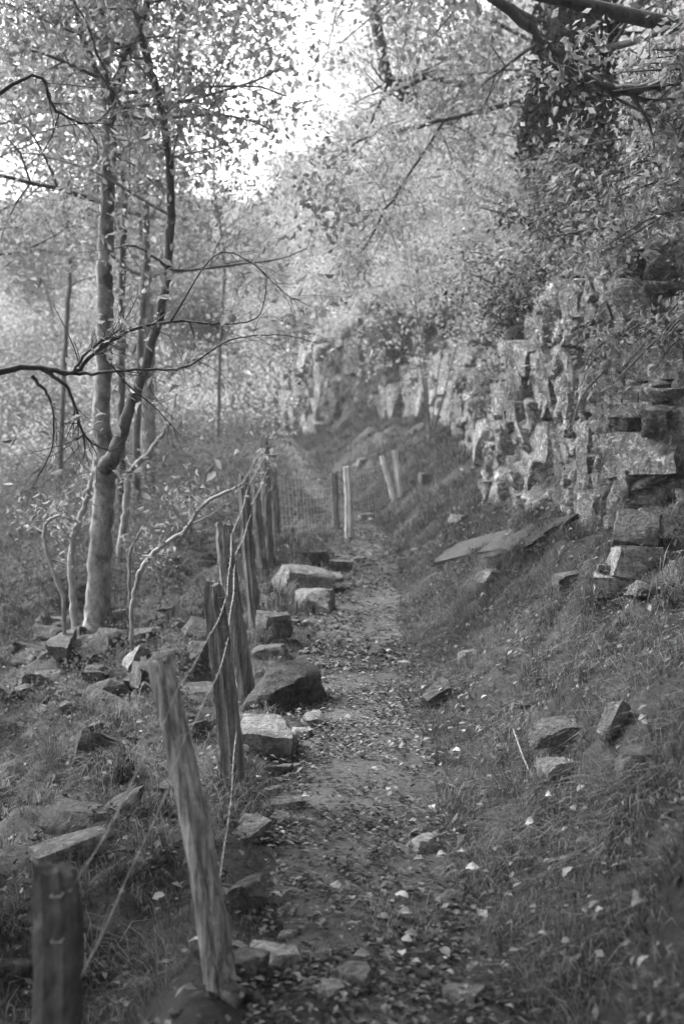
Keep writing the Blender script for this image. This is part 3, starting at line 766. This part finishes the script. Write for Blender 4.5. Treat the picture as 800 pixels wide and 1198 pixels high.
V, Fp, tn = leaf_cloud(IP, g.uniform(.04, .08, 9000), g, width=.8); link('ivy', mesh_np('ivy', V, Fp, tn), M['ivy'], t5)
lines, tips = [], []
for k in range(26):
    a = g.uniform(0, 6.28); fi = int(g.integers(len(P) // 2, len(P)))
    grow(g, P[fi] + 0, np.array([math.cos(a), math.sin(a), g.uniform(.0, .8)]), g.uniform(1.6, 3.2), .05, 2, lines, tips, .03, (2, 4), .15)
link('branches', tubes_mesh('branches', lines, 5), M['dark'], t5); add_crown(t5, tips, 7, .2, .09, 'leaf', g)

def overhang(name, label, pts_list, d, mat, seed, per, leafs, nb, bl, lmat='leaf', root_at=None, tk=1.0):
    """a tree rooted on the slope whose limbs reach into the picture"""
    g = np.random.default_rng(seed); first = at(pts_list[0][0][0], pts_list[0][0][1], d)
    rx = root_at or (first[0] + .6, first[1] + .3); b = np.array([rx[0], rx[1], float(T(*rx))])
    root = empty(name, tuple(b), label, 'tree'); lines, tips = [], []
    trunk = smooth_line(np.array([[0, 0, -.2], (first - b) * [.25, .25, .4], (first - b) * [.7, .7, .8], first - b]), np.array([.12, .10, .07, .045]) * tk, 7)
    link('trunk', tubes_mesh('trunk', [trunk], 9, .04), M[mat], root)
    for q in pts_list:
        P, R = px_line(q, d, b); link('limb', tubes_mesh('limb', [(P, R)], 9, .04), M[mat], root)
        for k in range(nb):
            f = int(g.integers(len(P) // 3, len(P))); dv = unit(P[min(f + 1, len(P) - 1)] - P[f - 1])
            grow(g, P[f], unit(dv + g.normal(size=3) * .8), g.uniform(.4, 1) * bl, max(R[f] * .45, .002), 2, lines, tips, 0, (2, 4), .05, .4)
    link('twigs', tubes_mesh('twigs', lines, 4), M['twig'], root)
    if per: add_crown(root, tips, per, .07, leafs, lmat, g)
    return root

overhang('overhanging_tree', 'dark smooth limb sagging across the top right corner', [[(560, -20, 13), (640, 52, 11), (668, 78, 11), (700, 98, 12), (730, 106, 12), (790, 92, 11), (860, 40, 10)]], 6.6, 'dark', 31, 3, .05, 8, .5, root_at=(3.2, 6.9), tk=.6)
overhang('overhanging_tree', 'dark crooked branch hanging down near the top centre', [[(430, -40, 14), (446, 62, 13), (453, 90, 14), (466, 108, 13), (484, 122, 9), (520, 150, 5)], [(466, 108, 6), (500, 90, 6), (540, 100, 5), (600, 92, 4), (640, 66, 3)]], 15, 'dark', 32, 3, .07, 10, 1.0, 'far', root_at=(5.0, 15.6), tk=.35)
overhang('overhanging_tree', 'long thin branch reaching left across the hazy slope', [[(640, 110, 8), (560, 130, 6), (480, 150, 5), (430, 160, 4), (400, 178, 2)], [(520, 140, 3), (488, 190, 3), (470, 216, 3), (462, 232, 3.5), (450, 245, 3.5), (437, 272, 2.5), (420, 300, 1.5)]], 13, 'dark', 33, 2, .06, 14, .9, 'far', root_at=(3.2, 13.2), tk=.4)

# leafy shrub spilling over the cliff on the right
def shrub(name, label, px, py, d, rx, rz, n, ls, seed, lmat='leaf', ground=None, cat='shrub'):
    g = np.random.default_rng(seed); c = at(px, py, d)
    xs = np.arange(c[0] - .3, c[0] + 2.5, .05); zs = T(xs, xs * 0 + c[1] + .15); hit = np.where(zs > c[2] - rz * 1.1)[0]
    gx_ = float(xs[hit[0]]) if len(hit) else c[0]; gp = np.array([gx_ + .08, c[1] + .15, 0]); gp[2] = float(T(gp[0], gp[1]))
    root = empty(name, tuple(gp), label, cat); lines, tips = [], []
    for k in range(9):
        e = c + g.normal(size=3) * [rx * .5, rx * .5, rz * .5] - gp
        a, r_ = smooth_line(np.array([[0, 0, -.1], e * .4 + g.normal(size=3) * .08, e * .75 + [0, 0, .05], e]), [.014, .011, .008, .004], 5)
        lines.append((a, r_))
        for q in range(7):
            f = int(g.integers(5, len(a))); grow(g, a[f], unit(g.normal(size=3)), rx * .6, .004, 1, lines, tips, 0, (2, 3), .1)
    link('stems', tubes_mesh('stems', lines, 5), M['twig'], root)
    tips = np.array(tips); P = tips[g.integers(0, len(tips), n)] + g.normal(size=(n, 3)) * min(.07, rx * .13)
    V, Fp, tn = leaf_fine(P, ls * g.uniform(.5, 1.3, n), g, unit(np.array([-.5, -.3, .8])))
    link('leaves', mesh_np('leaves', V, Fp, tn), M[lmat], root); return root

shrub('leafy_shrub', 'broad-leaved shrub spilling over the cliff at the right edge', 728, 210, 7.2, .38, .35, 1300, .062, 41)
shrub('leafy_shrub', 'leafy spray hanging below the dark sagging limb', 745, 85, 6.4, .26, .2, 420, .065, 42)
shrub('leafy_shrub', 'pale leafy shrub on the cliff under the broad-leaved shrub', 700, 300, 8.2, .4, .3, 900, .06, 43)
shrub('leafy_shrub', 'small bright bush on the bank at the cliff corner', 555, 462, 14, .42, .25, 700, .06, 44, 'leaf')
shrub('leafy_shrub', 'ivy tangle on the cliff face under the shrubs', 690, 440, 8.6, .35, .35, 700, .05, 45, 'leaf')

shrub('leafy_shrub', 'dense shrub hiding the foot of the ivy-clad trunk', 660, 215, 11.6, .7, .55, 3000, .065, 50)
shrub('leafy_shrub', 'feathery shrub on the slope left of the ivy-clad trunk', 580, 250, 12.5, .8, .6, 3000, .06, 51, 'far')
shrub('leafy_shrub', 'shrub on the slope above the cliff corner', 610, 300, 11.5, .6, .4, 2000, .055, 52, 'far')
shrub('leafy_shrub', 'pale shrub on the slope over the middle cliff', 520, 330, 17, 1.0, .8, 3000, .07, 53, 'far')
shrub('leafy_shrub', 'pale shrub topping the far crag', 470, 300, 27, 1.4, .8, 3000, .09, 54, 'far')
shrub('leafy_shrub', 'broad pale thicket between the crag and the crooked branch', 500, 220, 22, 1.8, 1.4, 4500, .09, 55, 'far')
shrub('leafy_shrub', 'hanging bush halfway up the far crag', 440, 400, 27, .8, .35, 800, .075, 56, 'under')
shrub('leafy_shrub', 'leafy spray across the cliff ledges at the right edge', 735, 400, 7.7, .32, .25, 650, .05, 58, 'leaf')
shrub('shade_thicket', 'black ivy leaves added as the deep shade right of the ivy-clad trunk', 748, 145, 10.5, .75, .7, 3500, .06, 47, 'ivy')  # near-black leaf mass put here as the deep shade beside the trunk
shrub('leafy_shrub', 'grassy ivy curtain draped over the left end of the near cliff', 600, 350, 12.0, .6, .4, 1800, .055, 48, 'under')
shrub('leafy_shrub', 'leafy curtain over the middle of the near cliff', 655, 365, 10.0, .5, .4, 1500, .055, 49, 'leaf')
# background trees on the hazy slope
BT = [(300, 330, 52, 7.0, 'loose pale tree on the far slope just right of the sky gap'), (360, 300, 48, 7.5, 'rounded pale tree above the far end of the path'),
      (420, 250, 46, 8.0, 'tall pale tree on the slope behind the far crag'), (490, 200, 42, 8.5, 'pale tree high on the slope left of the ivy trunk'),
      (570, 160, 34, 8.0, 'feathery tree beneath the long thin branch'), (330, 400, 40, 4.5, 'low pale tree beside the distant cliff'),
      (400, 340, 44, 5.5, 'small pale tree standing above the far crag top'), (540, 290, 28, 4.5, 'bushy tree on the slope over the near cliff corner'),
      (620, 230, 22, 4.0, 'dense small tree just left of the ivy trunk foot'), (240, 380, 60, 6.0, 'distant tree on the left skyline below the sky gap'),
      (150, 400, 58, 6.0, 'distant tree seen behind the forked stems'), (60, 400, 55, 6.0, 'distant tree low at the left edge'),
      (470, 330, 34, 3.6, 'small fuzzy tree above the crag'), (230, 470, 42, 4.0, 'soft grey bush-like tree behind the upright posts')]
for k, (px, py, d, H, lab) in enumerate(BT):
    g = np.random.default_rng(200 + k); c = at(px, py, d); b = np.array([c[0], d, float(T(c[0], d))])
    root = empty('slope_tree', tuple(b), lab, 'tree', 'trees on the hazy slope')
    zt = max(H, c[2] - b[2] + H * .45); lines, tips = [], []
    tk = smooth_line(np.array([[0, 0, -.3], [.1, 0, zt * .35], [g.normal() * .3, 0, zt * .7], [g.normal() * .4, 0, zt]]), np.array([.13, .11, .07, .02]) * H / 6, 7)
    link('trunk', tubes_mesh('trunk', [tk], 7, .04), M['bark'], root)
    for q in range(30):
        f = int(g.integers(len(tk[0]) // 3, len(tk[0]))); a = g.uniform(0, 6.28); r_ = 1.15 - f / len(tk[0]) * .55
        grow(g, tk[0][f], np.array([math.cos(a), math.sin(a), g.uniform(-.2, .5)]), H * .36 * r_, .035, 1, lines, tips, .03, (3, 5), .1)
    link('branches', tubes_mesh('branches', lines, 3), M['twig'], root)
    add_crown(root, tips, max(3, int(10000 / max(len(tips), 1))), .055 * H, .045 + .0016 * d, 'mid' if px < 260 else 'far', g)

# unseen trees added behind and left of the viewpoint to shade the foreground
for k, (x, y, lab) in enumerate([(-2.6, -1.2, 'unseen leafy tree added for shade behind the viewpoint on the downhill side'), (2.7, -.6, 'unseen leafy tree added for shade behind the viewpoint on the uphill side'), (-3.3, 2.4, 'unseen leafy tree added for shade downhill of the nearest post'), (-3.9, 4.9, 'unseen leafy tree added for shade downhill of the long pale slab')]):
    g = np.random.default_rng(400 + k); b = np.array([x, y, float(T(x, y))]); root = empty('added_shade_tree', tuple(b), lab, 'tree', 'unseen trees added for shade')
    zt = 6.4 - b[2]; tk = smooth_line(np.array([[0, 0, -.2], [-.1, .05, zt * .4], [-.25 * x, .4, zt * .75], [-.4 * x, .8, zt]]), [.14, .12, .09, .03], 7); lines, tips = [], []
    link('trunk', tubes_mesh('trunk', [tk], 9, .04), M['dark'], root)
    for q in range(26):
        f = int(g.integers(len(tk[0]) * 2 // 3, len(tk[0]))); a = g.uniform(0, 6.28)
        grow(g, tk[0][f], np.array([math.cos(a), math.sin(a), .35]), g.uniform(1.2, 2.2), .03, 1, lines, tips, .03, (3, 5))
    if k > 1:
        tk = smooth_line(np.array([[0, 0, -.2], [-.1, .05, zt * .4], [.1, 0, zt * .75], [.0, 0, zt]]), [.12, .1, .07, .03], 7); lines, tips = [], []
        for q in range(34):
            f = int(g.integers(len(tk[0]) // 3, len(tk[0]))); a = g.uniform(0, 6.28)
            grow(g, tk[0][f], np.array([math.cos(a), math.sin(a), .2]), g.uniform(.8, 1.6), .03, 1, lines, tips, .03, (3, 5))
        root.children[0].data = tubes_mesh('trunk', [tk], 9, .04); root.children[0].data.materials.append(M['dark'])
        tips = [q for q in tips if q[0] + b[0] < -.32 * (q[1] + b[1]) - .75]
    else: tips = [q for q in tips if q[2] + b[2] > 4.3 + .3 * max(0, q[1] + b[1] - 3)]
    add_crown(root, tips, 14, .32, .21, 'leaf', g)
    link('branches', tubes_mesh('branches', lines[:26], 4), M['dark'], root)

# stump at the left edge
sp_ = ground_hit(52, 750); V, Fp = post_mesh(np.array([0, 0, -.1]), np.array([.01, 0, .21]), .085, .075, 71)
tag(link('tree_stump', mesh_np('tree_stump', V, Fp), M['dark']), 'short dark stump at the left edge above the rubble', 'stump').location = tuple(sp_)

# ferns
def fern(label, px, py, s, seed, mat='fern'):
    g = np.random.default_rng(seed); b = ground_hit(px, py); Ls, st = [], []
    root = empty('fern', tuple(b), label, 'fern', 'ferns behind the fence')
    for k in range(11):
        a = k * 6.283 / 11 + g.normal() * .2; t = np.linspace(0, 1, 22); L = s * g.uniform(.75, 1.1)
        Q = np.stack([np.cos(a) * L * t, np.sin(a) * L * t, L * (1.1 * t - .85 * t * t)], 1)
        st.append((Q, np.linspace(.004, .001, 22))); tan = unit(np.gradient(Q, axis=0)); sd = unit(np.cross(tan, [0, 0, 1.0]))
        for sg in (-1, 1):
            w = L * .22 * np.sin(np.pi * np.clip(t * .9 + .1, 0, 1))[2:]
            Ls.append(leaf_cloud(Q[2:] + sd[2:] * sg * w[:, None] * .5, w, g, width=.28, flat=.85, nrm=unit(np.cross(sd, tan))[2:], direction=sd[2:] * sg * 3))
    link('stalks', tubes_mesh('stalks', st, 4), M['twig'], root)
    V, F_, t = merge_tone(Ls); link('fronds', mesh_np('fronds', V, F_, t), M[mat], root)
for k, (px, py, s, lab) in enumerate([(228, 640, .55, 'dark fern under the bowed sapling'), (262, 615, .5, 'dark fern touching the third post'), (205, 675, .5, 'fern left of the bowed sapling foot'),
                                     (80, 700, .55, 'pale-tipped fern at the left among thin saplings'), (250, 660, .45, 'low fern beside the short broken post'), (290, 610, .5, 'fern among the far posts')]):
    fern(lab, px, py, s, 300 + k)

# ---------------------------------------------------------------- ground cover (stuff)
def scatter(n, fx, fy, dens=None):
    x, y = fx(n), fy(n)
    return x, y
def in_view(x, y, m=.34): return np.abs(x) < m * y + .7

def grass_patch(n, y0, y1, xlo, xhi, L, W, power=1.0, clump=1.0, cs=3.0, droop=.8, seed=0):
    g = np.random.default_rng(seed)
    y = y0 + (y1 - y0) * g.random(n) ** power; lo, hi = xlo(y), xhi(y)
    x = lo + (hi - lo) * g.random(n)
    k = in_view(x, y) & (fbm(x * cs, y * cs, 51, 3) + .5 * g.random(n) > .1 + .25 * (1 - clump)); x, y = x[k], y[k]; n = len(x)
    N = tnormal(x, y); lean = N * np.array([1, 1, 0]) * droop + np.array([0, -.1, 0])
    cl = .5 + fbm(x * cs * .8, y * cs * .8, 77, 2)
    tone = np.clip(.02 + .75 * np.clip(cl, 0, 1) * g.random(n) ** 1.5 + .5 * (g.random(n) ** 6), 0, 1)
    return blades(np.stack([x, y, T(x, y) - .01], 1), L * g.uniform(.4, 1.3, n) * (.6 + .8 * np.clip(cl, 0, 1)), W * g.uniform(.7, 1.3, n), lean, g, tone)

edge_r = lambda y: xc(y) + HW * 1.0
edge_l = lambda y: xc(y) - HW * 1.05
G = []
G.append(grass_patch(110000, 2.6, 9, edge_r, lambda y: xf(y) + .1, .085, .0028, 1.2, .9, 3.2, 1.0, 1))
G.append(grass_patch(60000, 8, 16, edge_r, lambda y: xf(y), .10, .0040, 1, .9, 2.6, 1.0, 2))
G.append(grass_patch(45000, 15, 34, edge_r, lambda y: xf(y) + .1, .22, .008, 1, .9, 2, .8, 3))
G.append(grass_patch(70000, 2.2, 11, lambda y: -.6 - .33 * y, edge_l, .085, .0030, 1.2, .7, 3, .5, 4))
G.append(grass_patch(40000, 10, 34, lambda y: -.6 - .33 * y, edge_l, .24, .009, 1.1, .9, 2, .4, 5))
G.append(grass_patch(6000, 15.5, 21, edge_l, edge_r, .08, .006, 1, .5, 2, .4, 6)); G.append(grass_patch(9000, 20, 40, lambda y: edge_l(y) - .3, edge_r, .16, .010, 1, 1, 2, .4, 16))
G.append(grass_patch(45000, 7.6, 16, lambda y: xf(y) + .15, lambda y: xf(y) + 2.2, .38, .006, 1, 1, 2, 1.4, 7))
G.append(grass_patch(50000, 15, 36, lambda y: xf(y) + .0, lambda y: xf(y) + 7, .45, .012, 1, 1, 1.5, 1.3, 8))
def tufts(n, per, y0, y1, xlo, xhi, L, W, power, seed):
    g = np.random.default_rng(seed); y = y0 + (y1 - y0) * g.random(n) ** power; x = xlo(y) + (xhi(y) - xlo(y)) * g.random(n)
    k = in_view(x, y) & (fbm(x * 1.6, y * 1.6, 13, 2) > -.12); x, y = x[k], y[k]; n = len(x); sz = g.uniform(.5, 1.3, n); ct = g.random(n)
    k = np.repeat(np.arange(n), per); m = len(k); o = g.normal(size=(m, 2)) * .035 * sz[k, None]
    rx, ry = x[k] + o[:, 0], y[k] + o[:, 1]; N = tnormal(rx, ry)
    lean = np.concatenate([o * 9 / sz[k, None], np.zeros((m, 1))], 1) + N * np.array([1, 1, 0]) * .9
    return blades(np.stack([rx, ry, T(rx, ry) - .01], 1), L * sz[k] * g.uniform(.5, 1.2, m), W * g.uniform(.7, 1.3, m), lean, g, np.clip(.05 + .35 * ct[k] + .6 * (g.random(m) ** 2 - .1), 0, 1))
G += [tufts(420, 60, 2.8, 9, edge_r, lambda y: xf(y), .19, .0034, 1.2, 1), tufts(260, 50, 8, 16, edge_r, lambda y: xf(y), .18, .0045, 1, 2),
      tufts(420, 60, 2.6, 12, lambda y: -.6 - .33 * y, lambda y: edge_l(y) - .15, .17, .0036, 1.1, 3), tufts(300, 60, 8, 16, lambda y: xf(y) + .2, lambda y: xf(y) + 2, .5, .006, 1, 4)]
def tussocks(pts, per, L, W, seed):
    g = np.random.default_rng(seed); q = np.array(pts); k = np.repeat(np.arange(len(q)), per); m = len(k); o = g.normal(size=(m, 2)) * .07
    rx, ry = q[k, 0] + o[:, 0], q[k, 1] + o[:, 1]; N = tnormal(rx, ry, .1); ct = g.random(len(q))
    lean = np.concatenate([o * 3, np.zeros((m, 1))], 1) + N * np.array([1, 1, 0]) * .8 + np.array([-.05, -.1, 0])
    return blades(np.stack([rx, ry, T(rx, ry) - .01], 1), L * g.uniform(.4, 1.2, m), W, lean, g, np.clip(.15 + .3 * ct[k] + .5 * (g.random(m) ** 2), 0, 1), (.1, .6))
tp = [ground_hit(a, b)[:2] for a, b in ((610, 850), (628, 835), (590, 870), (535, 790), (552, 800), (520, 770), (690, 790), (665, 770), (748, 800), (600, 760), (575, 745), (640, 960), (660, 950),
      (620, 975), (700, 1000), (720, 985), (560, 920), (580, 935), (740, 760), (690, 720), (650, 730), (610, 700), (560, 690), (530, 700), (760, 930), (700, 930), (505, 1060), (600, 1090), (680, 1110), (740, 1060), (545, 1010), (500, 690), (515, 740), (230, 860), (150, 850), (120, 900), (210, 950), (160, 830), (240, 900), (100, 860), (70, 930))]
tp = [np.array(q) + np.random.default_rng(k + e * 99).normal(size=2) * .06 for k, q in enumerate(tp) for e in (0, 1)]
G.append(tussocks(tp, 100, .165, .0034, 5))
ring = []
for ob in list(scene.objects):
    if ob.get('category') == 'stone':
        h = ob.matrix_world.translation if ob.parent is None else None; sx = ob.scale
        gq = np.random.default_rng(len(ring)); nb = 16 if ob.name.startswith('rubble') else 60
        th = gq.uniform(0, 6.283, nb); e = gq.uniform(.75, 1.15, nb) * .5; cz = math.cos(ob.rotation_euler.z); sz_ = math.sin(ob.rotation_euler.z)
        lx, ly = np.cos(th) * sx[0] * e, np.sin(th) * sx[1] * e
        ring.append(np.stack([ob.location[0] + lx * cz - ly * sz_, ob.location[1] + lx * sz_ + ly * cz], 1))
ring = np.vstack(ring); gq = np.random.default_rng(8); n_ = len(ring)
G.append(blades(np.stack([ring[:, 0], ring[:, 1], T(ring[:, 0], ring[:, 1]) - .01], 1), gq.uniform(.04, .12, n_), .0032, np.zeros((n_, 3)), gq, gq.random(n_) ** 2, (.3, .9)))
V, F_, t = merge_tone(G)
tag(link('grass', mesh_np('grass', V, F_, t), M['grass']), 'long matted grass covering the banks on both sides of the path', 'grass', kind='stuff')

def litter(n, y0, y1, xlo, xhi, size, power, seed, path=False):
    g = np.random.default_rng(seed); y = y0 + (y1 - y0) * g.random(n) ** power; x = xlo(y) + (xhi(y) - xlo(y)) * g.random(n)
    k = in_view(x, y) & (fbm(x * 4, y * 4, 91, 3) + g.random(n) * .9 > .35); x, y = x[k], y[k]; n = len(x)
    P = np.stack([x, y, T(x, y) + (.022 if path else .015) + g.random(n) * (.015 if path else .06)], 1)
    return leaf_cloud(P, size * g.uniform(.4, 1.35, n), g, flat=.82, nrm=tnormal(x, y), width=.6, tone=g.random(n) ** 2.2, curl=.3)
Lt = [litter(17000, 2.6, 9, edge_l, edge_r, .03, 1.3, 1, True), litter(9000, 8, 20, edge_l, edge_r, .042, 1.1, 2, True),
      litter(15000, 2.6, 14, edge_r, lambda y: xf(y), .034, 1.3, 3), litter(11000, 2.6, 13, lambda y: -.6 - .33 * y, edge_l, .036, 1.3, 4),
      litter(5000, 13, 32, lambda y: -2 - .2 * y, lambda y: xf(y), .09, 1, 5)]
V, F_, t = merge_tone(Lt)
tag(link('leaf_litter', mesh_np('leaf_litter', V, F_, t), M['litter']), 'small dead leaves littering the path and its banks', 'leaf litter', kind='stuff')

# the large pale leaves that stand out one by one
def big_leaf(seed):
    r = random.Random(seed); bm = bmesh.new(); n = 7; rows = []
    for k in range(n):
        t = k / (n - 1); w = .34 * math.sin(math.pi * min(.98, t * .92 + .06)) * r.uniform(.85, 1.1)
        z = .16 * math.sin(t * 3 + r.uniform(-.3, .3)); rows.append([bm.verts.new((t - .5, s * w, z + abs(s) * w * r.uniform(.1, .5))) for s in (-1, 0, 1)])
    for a, b in zip(rows, rows[1:]):
        for q in range(2): bm.faces.new((a[q], a[q + 1], b[q + 1], b[q]))
    me = bpy.data.meshes.new('fallen_leaf'); bm.to_mesh(me); bm.free()
    at_ = me.attributes.new('tone', 'FLOAT', 'POINT'); at_.data.foreach_set('value', np.full(len(me.vertices), r.random(), np.float32))
    me.materials.append(M['palel']); return me
LM = [big_leaf(k) for k in range(10)]
spots = [(684, 968), (598, 1030), (664, 1042), (516, 1012), (640, 905), (462, 1000), (505, 955), (448, 1085), (490, 1055), (566, 830), (430, 905), (470, 880), (540, 870), (455, 830),
         (480, 770), (620, 985), (700, 1090), (560, 1090), (520, 1130), (470, 1130), (600, 1140), (745, 1080), (660, 990), (730, 960)]
rl = random.Random(4)
for k in range(90):
    if k < len(spots): px, py = spots[k]
    elif k < 66: px, py = rl.gauss(440, 55), rl.uniform(700, 1170)
    else: px, py = rl.uniform(110, 760), rl.uniform(860, 1180)
    p = ground_hit(px, py); o = bpy.data.objects.new('fallen_leaf', LM[k % 10]); COL.objects.link(o)
    s = rl.uniform(.025, .055); o.scale = (s, s, s)
    q = Vector(tnormal(np.array([p[0]]), np.array([p[1]]))[0]).to_track_quat('Z', 'Y')
    o.rotation_mode = 'QUATERNION'; o.rotation_quaternion = q @ Matrix.Rotation(rl.uniform(0, 6.28), 3, 'Z').to_quaternion() @ Matrix.Rotation(rl.gauss(0, .3), 3, 'X').to_quaternion()
    o.location = tuple(p + np.array([0, 0, .035 if abs(p[0] - xc(p[1])) < HW else .06])); wh = 'on the trodden path' if abs(p[0] - xc(p[1])) < HW else ('in the right bank grass' if p[0] > 0 else 'on the rough ground by the posts'); tag(o, 'pale curled fallen leaf lying ' + wh, 'leaf', 'pale leaves ' + wh)

# fallen sticks
for k, (a, b, lab) in enumerate([((250, 1040), (365, 1052), 'thin twig lying between the leaning post and the path'), ((588, 770), (606, 755), 'short bare stick in the bank grass above the path'),
                                 ((510, 985), (560, 968), 'fine twig lying beside the pale stone on the path'), ((600, 860), (640, 940), 'dry stalk lying in the right bank grass'), ((585, 985), (660, 950), 'pale straw-like stick across the lower right bank')]):
    A, B = ground_hit(*a), ground_hit(*b); m = (A + B) / 2; m[2] = float(T(m[0], m[1])) + .03; A[2] += .02; B[2] += .03
    P, R = smooth_line(np.array([A, m, B]) - A, [.005, .004, .002], 7); o = link('stick', tubes_mesh('stick', [(P, R)], 6, .1), M['sapling'])
    o.location = tuple(A); tag(o, lab, 'stick')

# undergrowth left, scrub on the slopes
def clumps(n, y0, y1, xlo, xhi, rad, hgt, per, lsz, seed, power=1.0):
    g = np.random.default_rng(seed); y = y0 + (y1 - y0) * g.random(n) ** power; x = xlo(y) + (xhi(y) - xlo(y)) * g.random(n)
    k = in_view(x, y, .38); x, y = x[k], y[k]; n = len(x); r = rad * g.uniform(.5, 1.4, n); h = hgt * g.uniform(.4, 1.3, n)
    k = np.repeat(np.arange(n), per); u = unit(g.normal(size=(len(k), 3))) * (g.random(len(k)) ** .4)[:, None]
    P = np.stack([x[k] + u[:, 0] * r[k], y[k] + u[:, 1] * r[k], 0 * x[k]], 1)
    P[:, 2] = T(P[:, 0], P[:, 1]) + (u[:, 2] * .5 + .45) * h[k]
    ct = g.random(n)
    return leaf_cloud(P, lsz(y[k]) * g.uniform(.5, 1.3, len(k)), g, flat=.3, nrm=np.array([0, 0, 1.0]), tone=np.clip(.55 * ct[k] + .5 * g.random(len(k)), 0, 1))
U = [clumps(90, 6.8, 11.6, lambda y: -.6 - .34 * y, lambda y: FENCE(y) - .4, .22, .26, 110, lambda y: .032 + 0 * y, 7), clumps(70, 10.8, 17, lambda y: -.45 * y, lambda y: FENCE(y) - .7, .5, .55, 230, lambda y: .05 + 0 * y, 1), clumps(110, 16, 34, lambda y: -.4 * y, lambda y: FENCE(y) - 1.0, .9, .9, 240, lambda y: .05 + .001 * y, 2)]
V, F_, t = merge_tone(U)
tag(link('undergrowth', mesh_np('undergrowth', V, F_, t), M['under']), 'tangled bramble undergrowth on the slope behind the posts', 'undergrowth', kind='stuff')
S = [clumps(130, 8, 17, lambda y: xf(y) + .5, lambda y: xf(y) + 5, .4, .5, 230, lambda y: .05 + 0 * y, 3), clumps(260, 16, 40, lambda y: xf(y) + np.where(np.abs(y - 29) < 5, 1.3, .5), lambda y: xf(y) + 13, .9, 1.3, 280, lambda y: .045 + .0014 * y, 4),
     clumps(260, 34, 75, lambda y: -.36 * y, lambda y: .38 * y, 1.6, 3.2, 330, lambda y: .045 + .0017 * y, 5)]
Vm, Fm, tm = merge_tone([clumps(210, 19, 44, lambda y: -.40 * y, lambda y: xc(y) - .8, .9, 1.15, 230, lambda y: .045 + .0012 * y, 9), clumps(90, 38, 60, lambda y: -.40 * y, lambda y: -.05 * y, 1.6, 3.0, 420, lambda y: .05 + .0016 * y, 10)])
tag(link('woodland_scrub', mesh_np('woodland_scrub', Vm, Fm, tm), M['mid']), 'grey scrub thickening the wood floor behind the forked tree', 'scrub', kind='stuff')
V, F_, t = merge_tone(S)
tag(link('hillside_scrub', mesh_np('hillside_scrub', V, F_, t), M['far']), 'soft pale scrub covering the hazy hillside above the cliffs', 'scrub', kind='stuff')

# hanging tufts on the rock ledges
g = np.random.default_rng(61); HP, HLn = [], []
for y0, y1, n, h0 in ((7.8, 14.2, 16000, 1.0), (25, 33, 26000, 1.0)):
    cy = g.uniform(y0, y1, 90); cz = g.random(90); k = g.integers(0, 90, n); y = cy[k] + g.normal(size=n) * .12 * (1 if y0 < 20 else 2)
    x = xf(y) - .1 + g.random(n) * .12 + .25 * cz[k]; z = T(xf(y) - .06, y) + hc(y) * np.clip(cz[k] + g.normal(size=n) * .03, 0, 1.05)
    HP.append(np.stack([x, y, z], 1)); HLn.append(np.full(n, .16 if y0 < 20 else .34))
P = np.vstack(HP); L = np.concatenate(HLn) * g.uniform(.4, 1.3, len(P))
V, F_, t = blades(P, L, L * .03, np.tile([-.5, -.35, -.55], (len(P), 1)), g)
tag(link('ledge_grass', mesh_np('ledge_grass', V, F_, t), M['grass']), 'tufts of grass hanging from the cliff ledges', 'grass', kind='stuff')

# ---------------------------------------------------------------- air
bm = bmesh.new(); bmesh.ops.create_cube(bm, size=1.0); me = bpy.data.meshes.new('haze'); bm.to_mesh(me); bm.free()
zmin = float(min(Z.min(), 0)) - 1.0; zmax = float(Z[:, np.abs(gx) < 40].max()) + 6
hz = bpy.data.objects.new('haze', me); COL.objects.link(hz); hz.scale = (150, 175, zmax - zmin); hz.location = (0, 70, (zmax + zmin) / 2)
hm = bpy.data.materials.new('thin_mist'); hm.use_nodes = True; hn = hm.node_tree; hn.nodes.clear()
pv = hn.nodes.new('ShaderNodeVolumePrincipled'); pv.inputs['Color'].default_value = (.95, .95, .95, 1); pv.inputs['Density'].default_value = .0011
pv.inputs['Anisotropy'].default_value = .3
ho = hn.nodes.new('ShaderNodeOutputMaterial'); hn.links.new(pv.outputs[0], ho.inputs['Volume'])
me.materials.append(hm); tag(hz, 'thin pale mist filling the air of the valley', 'haze', kind='stuff')
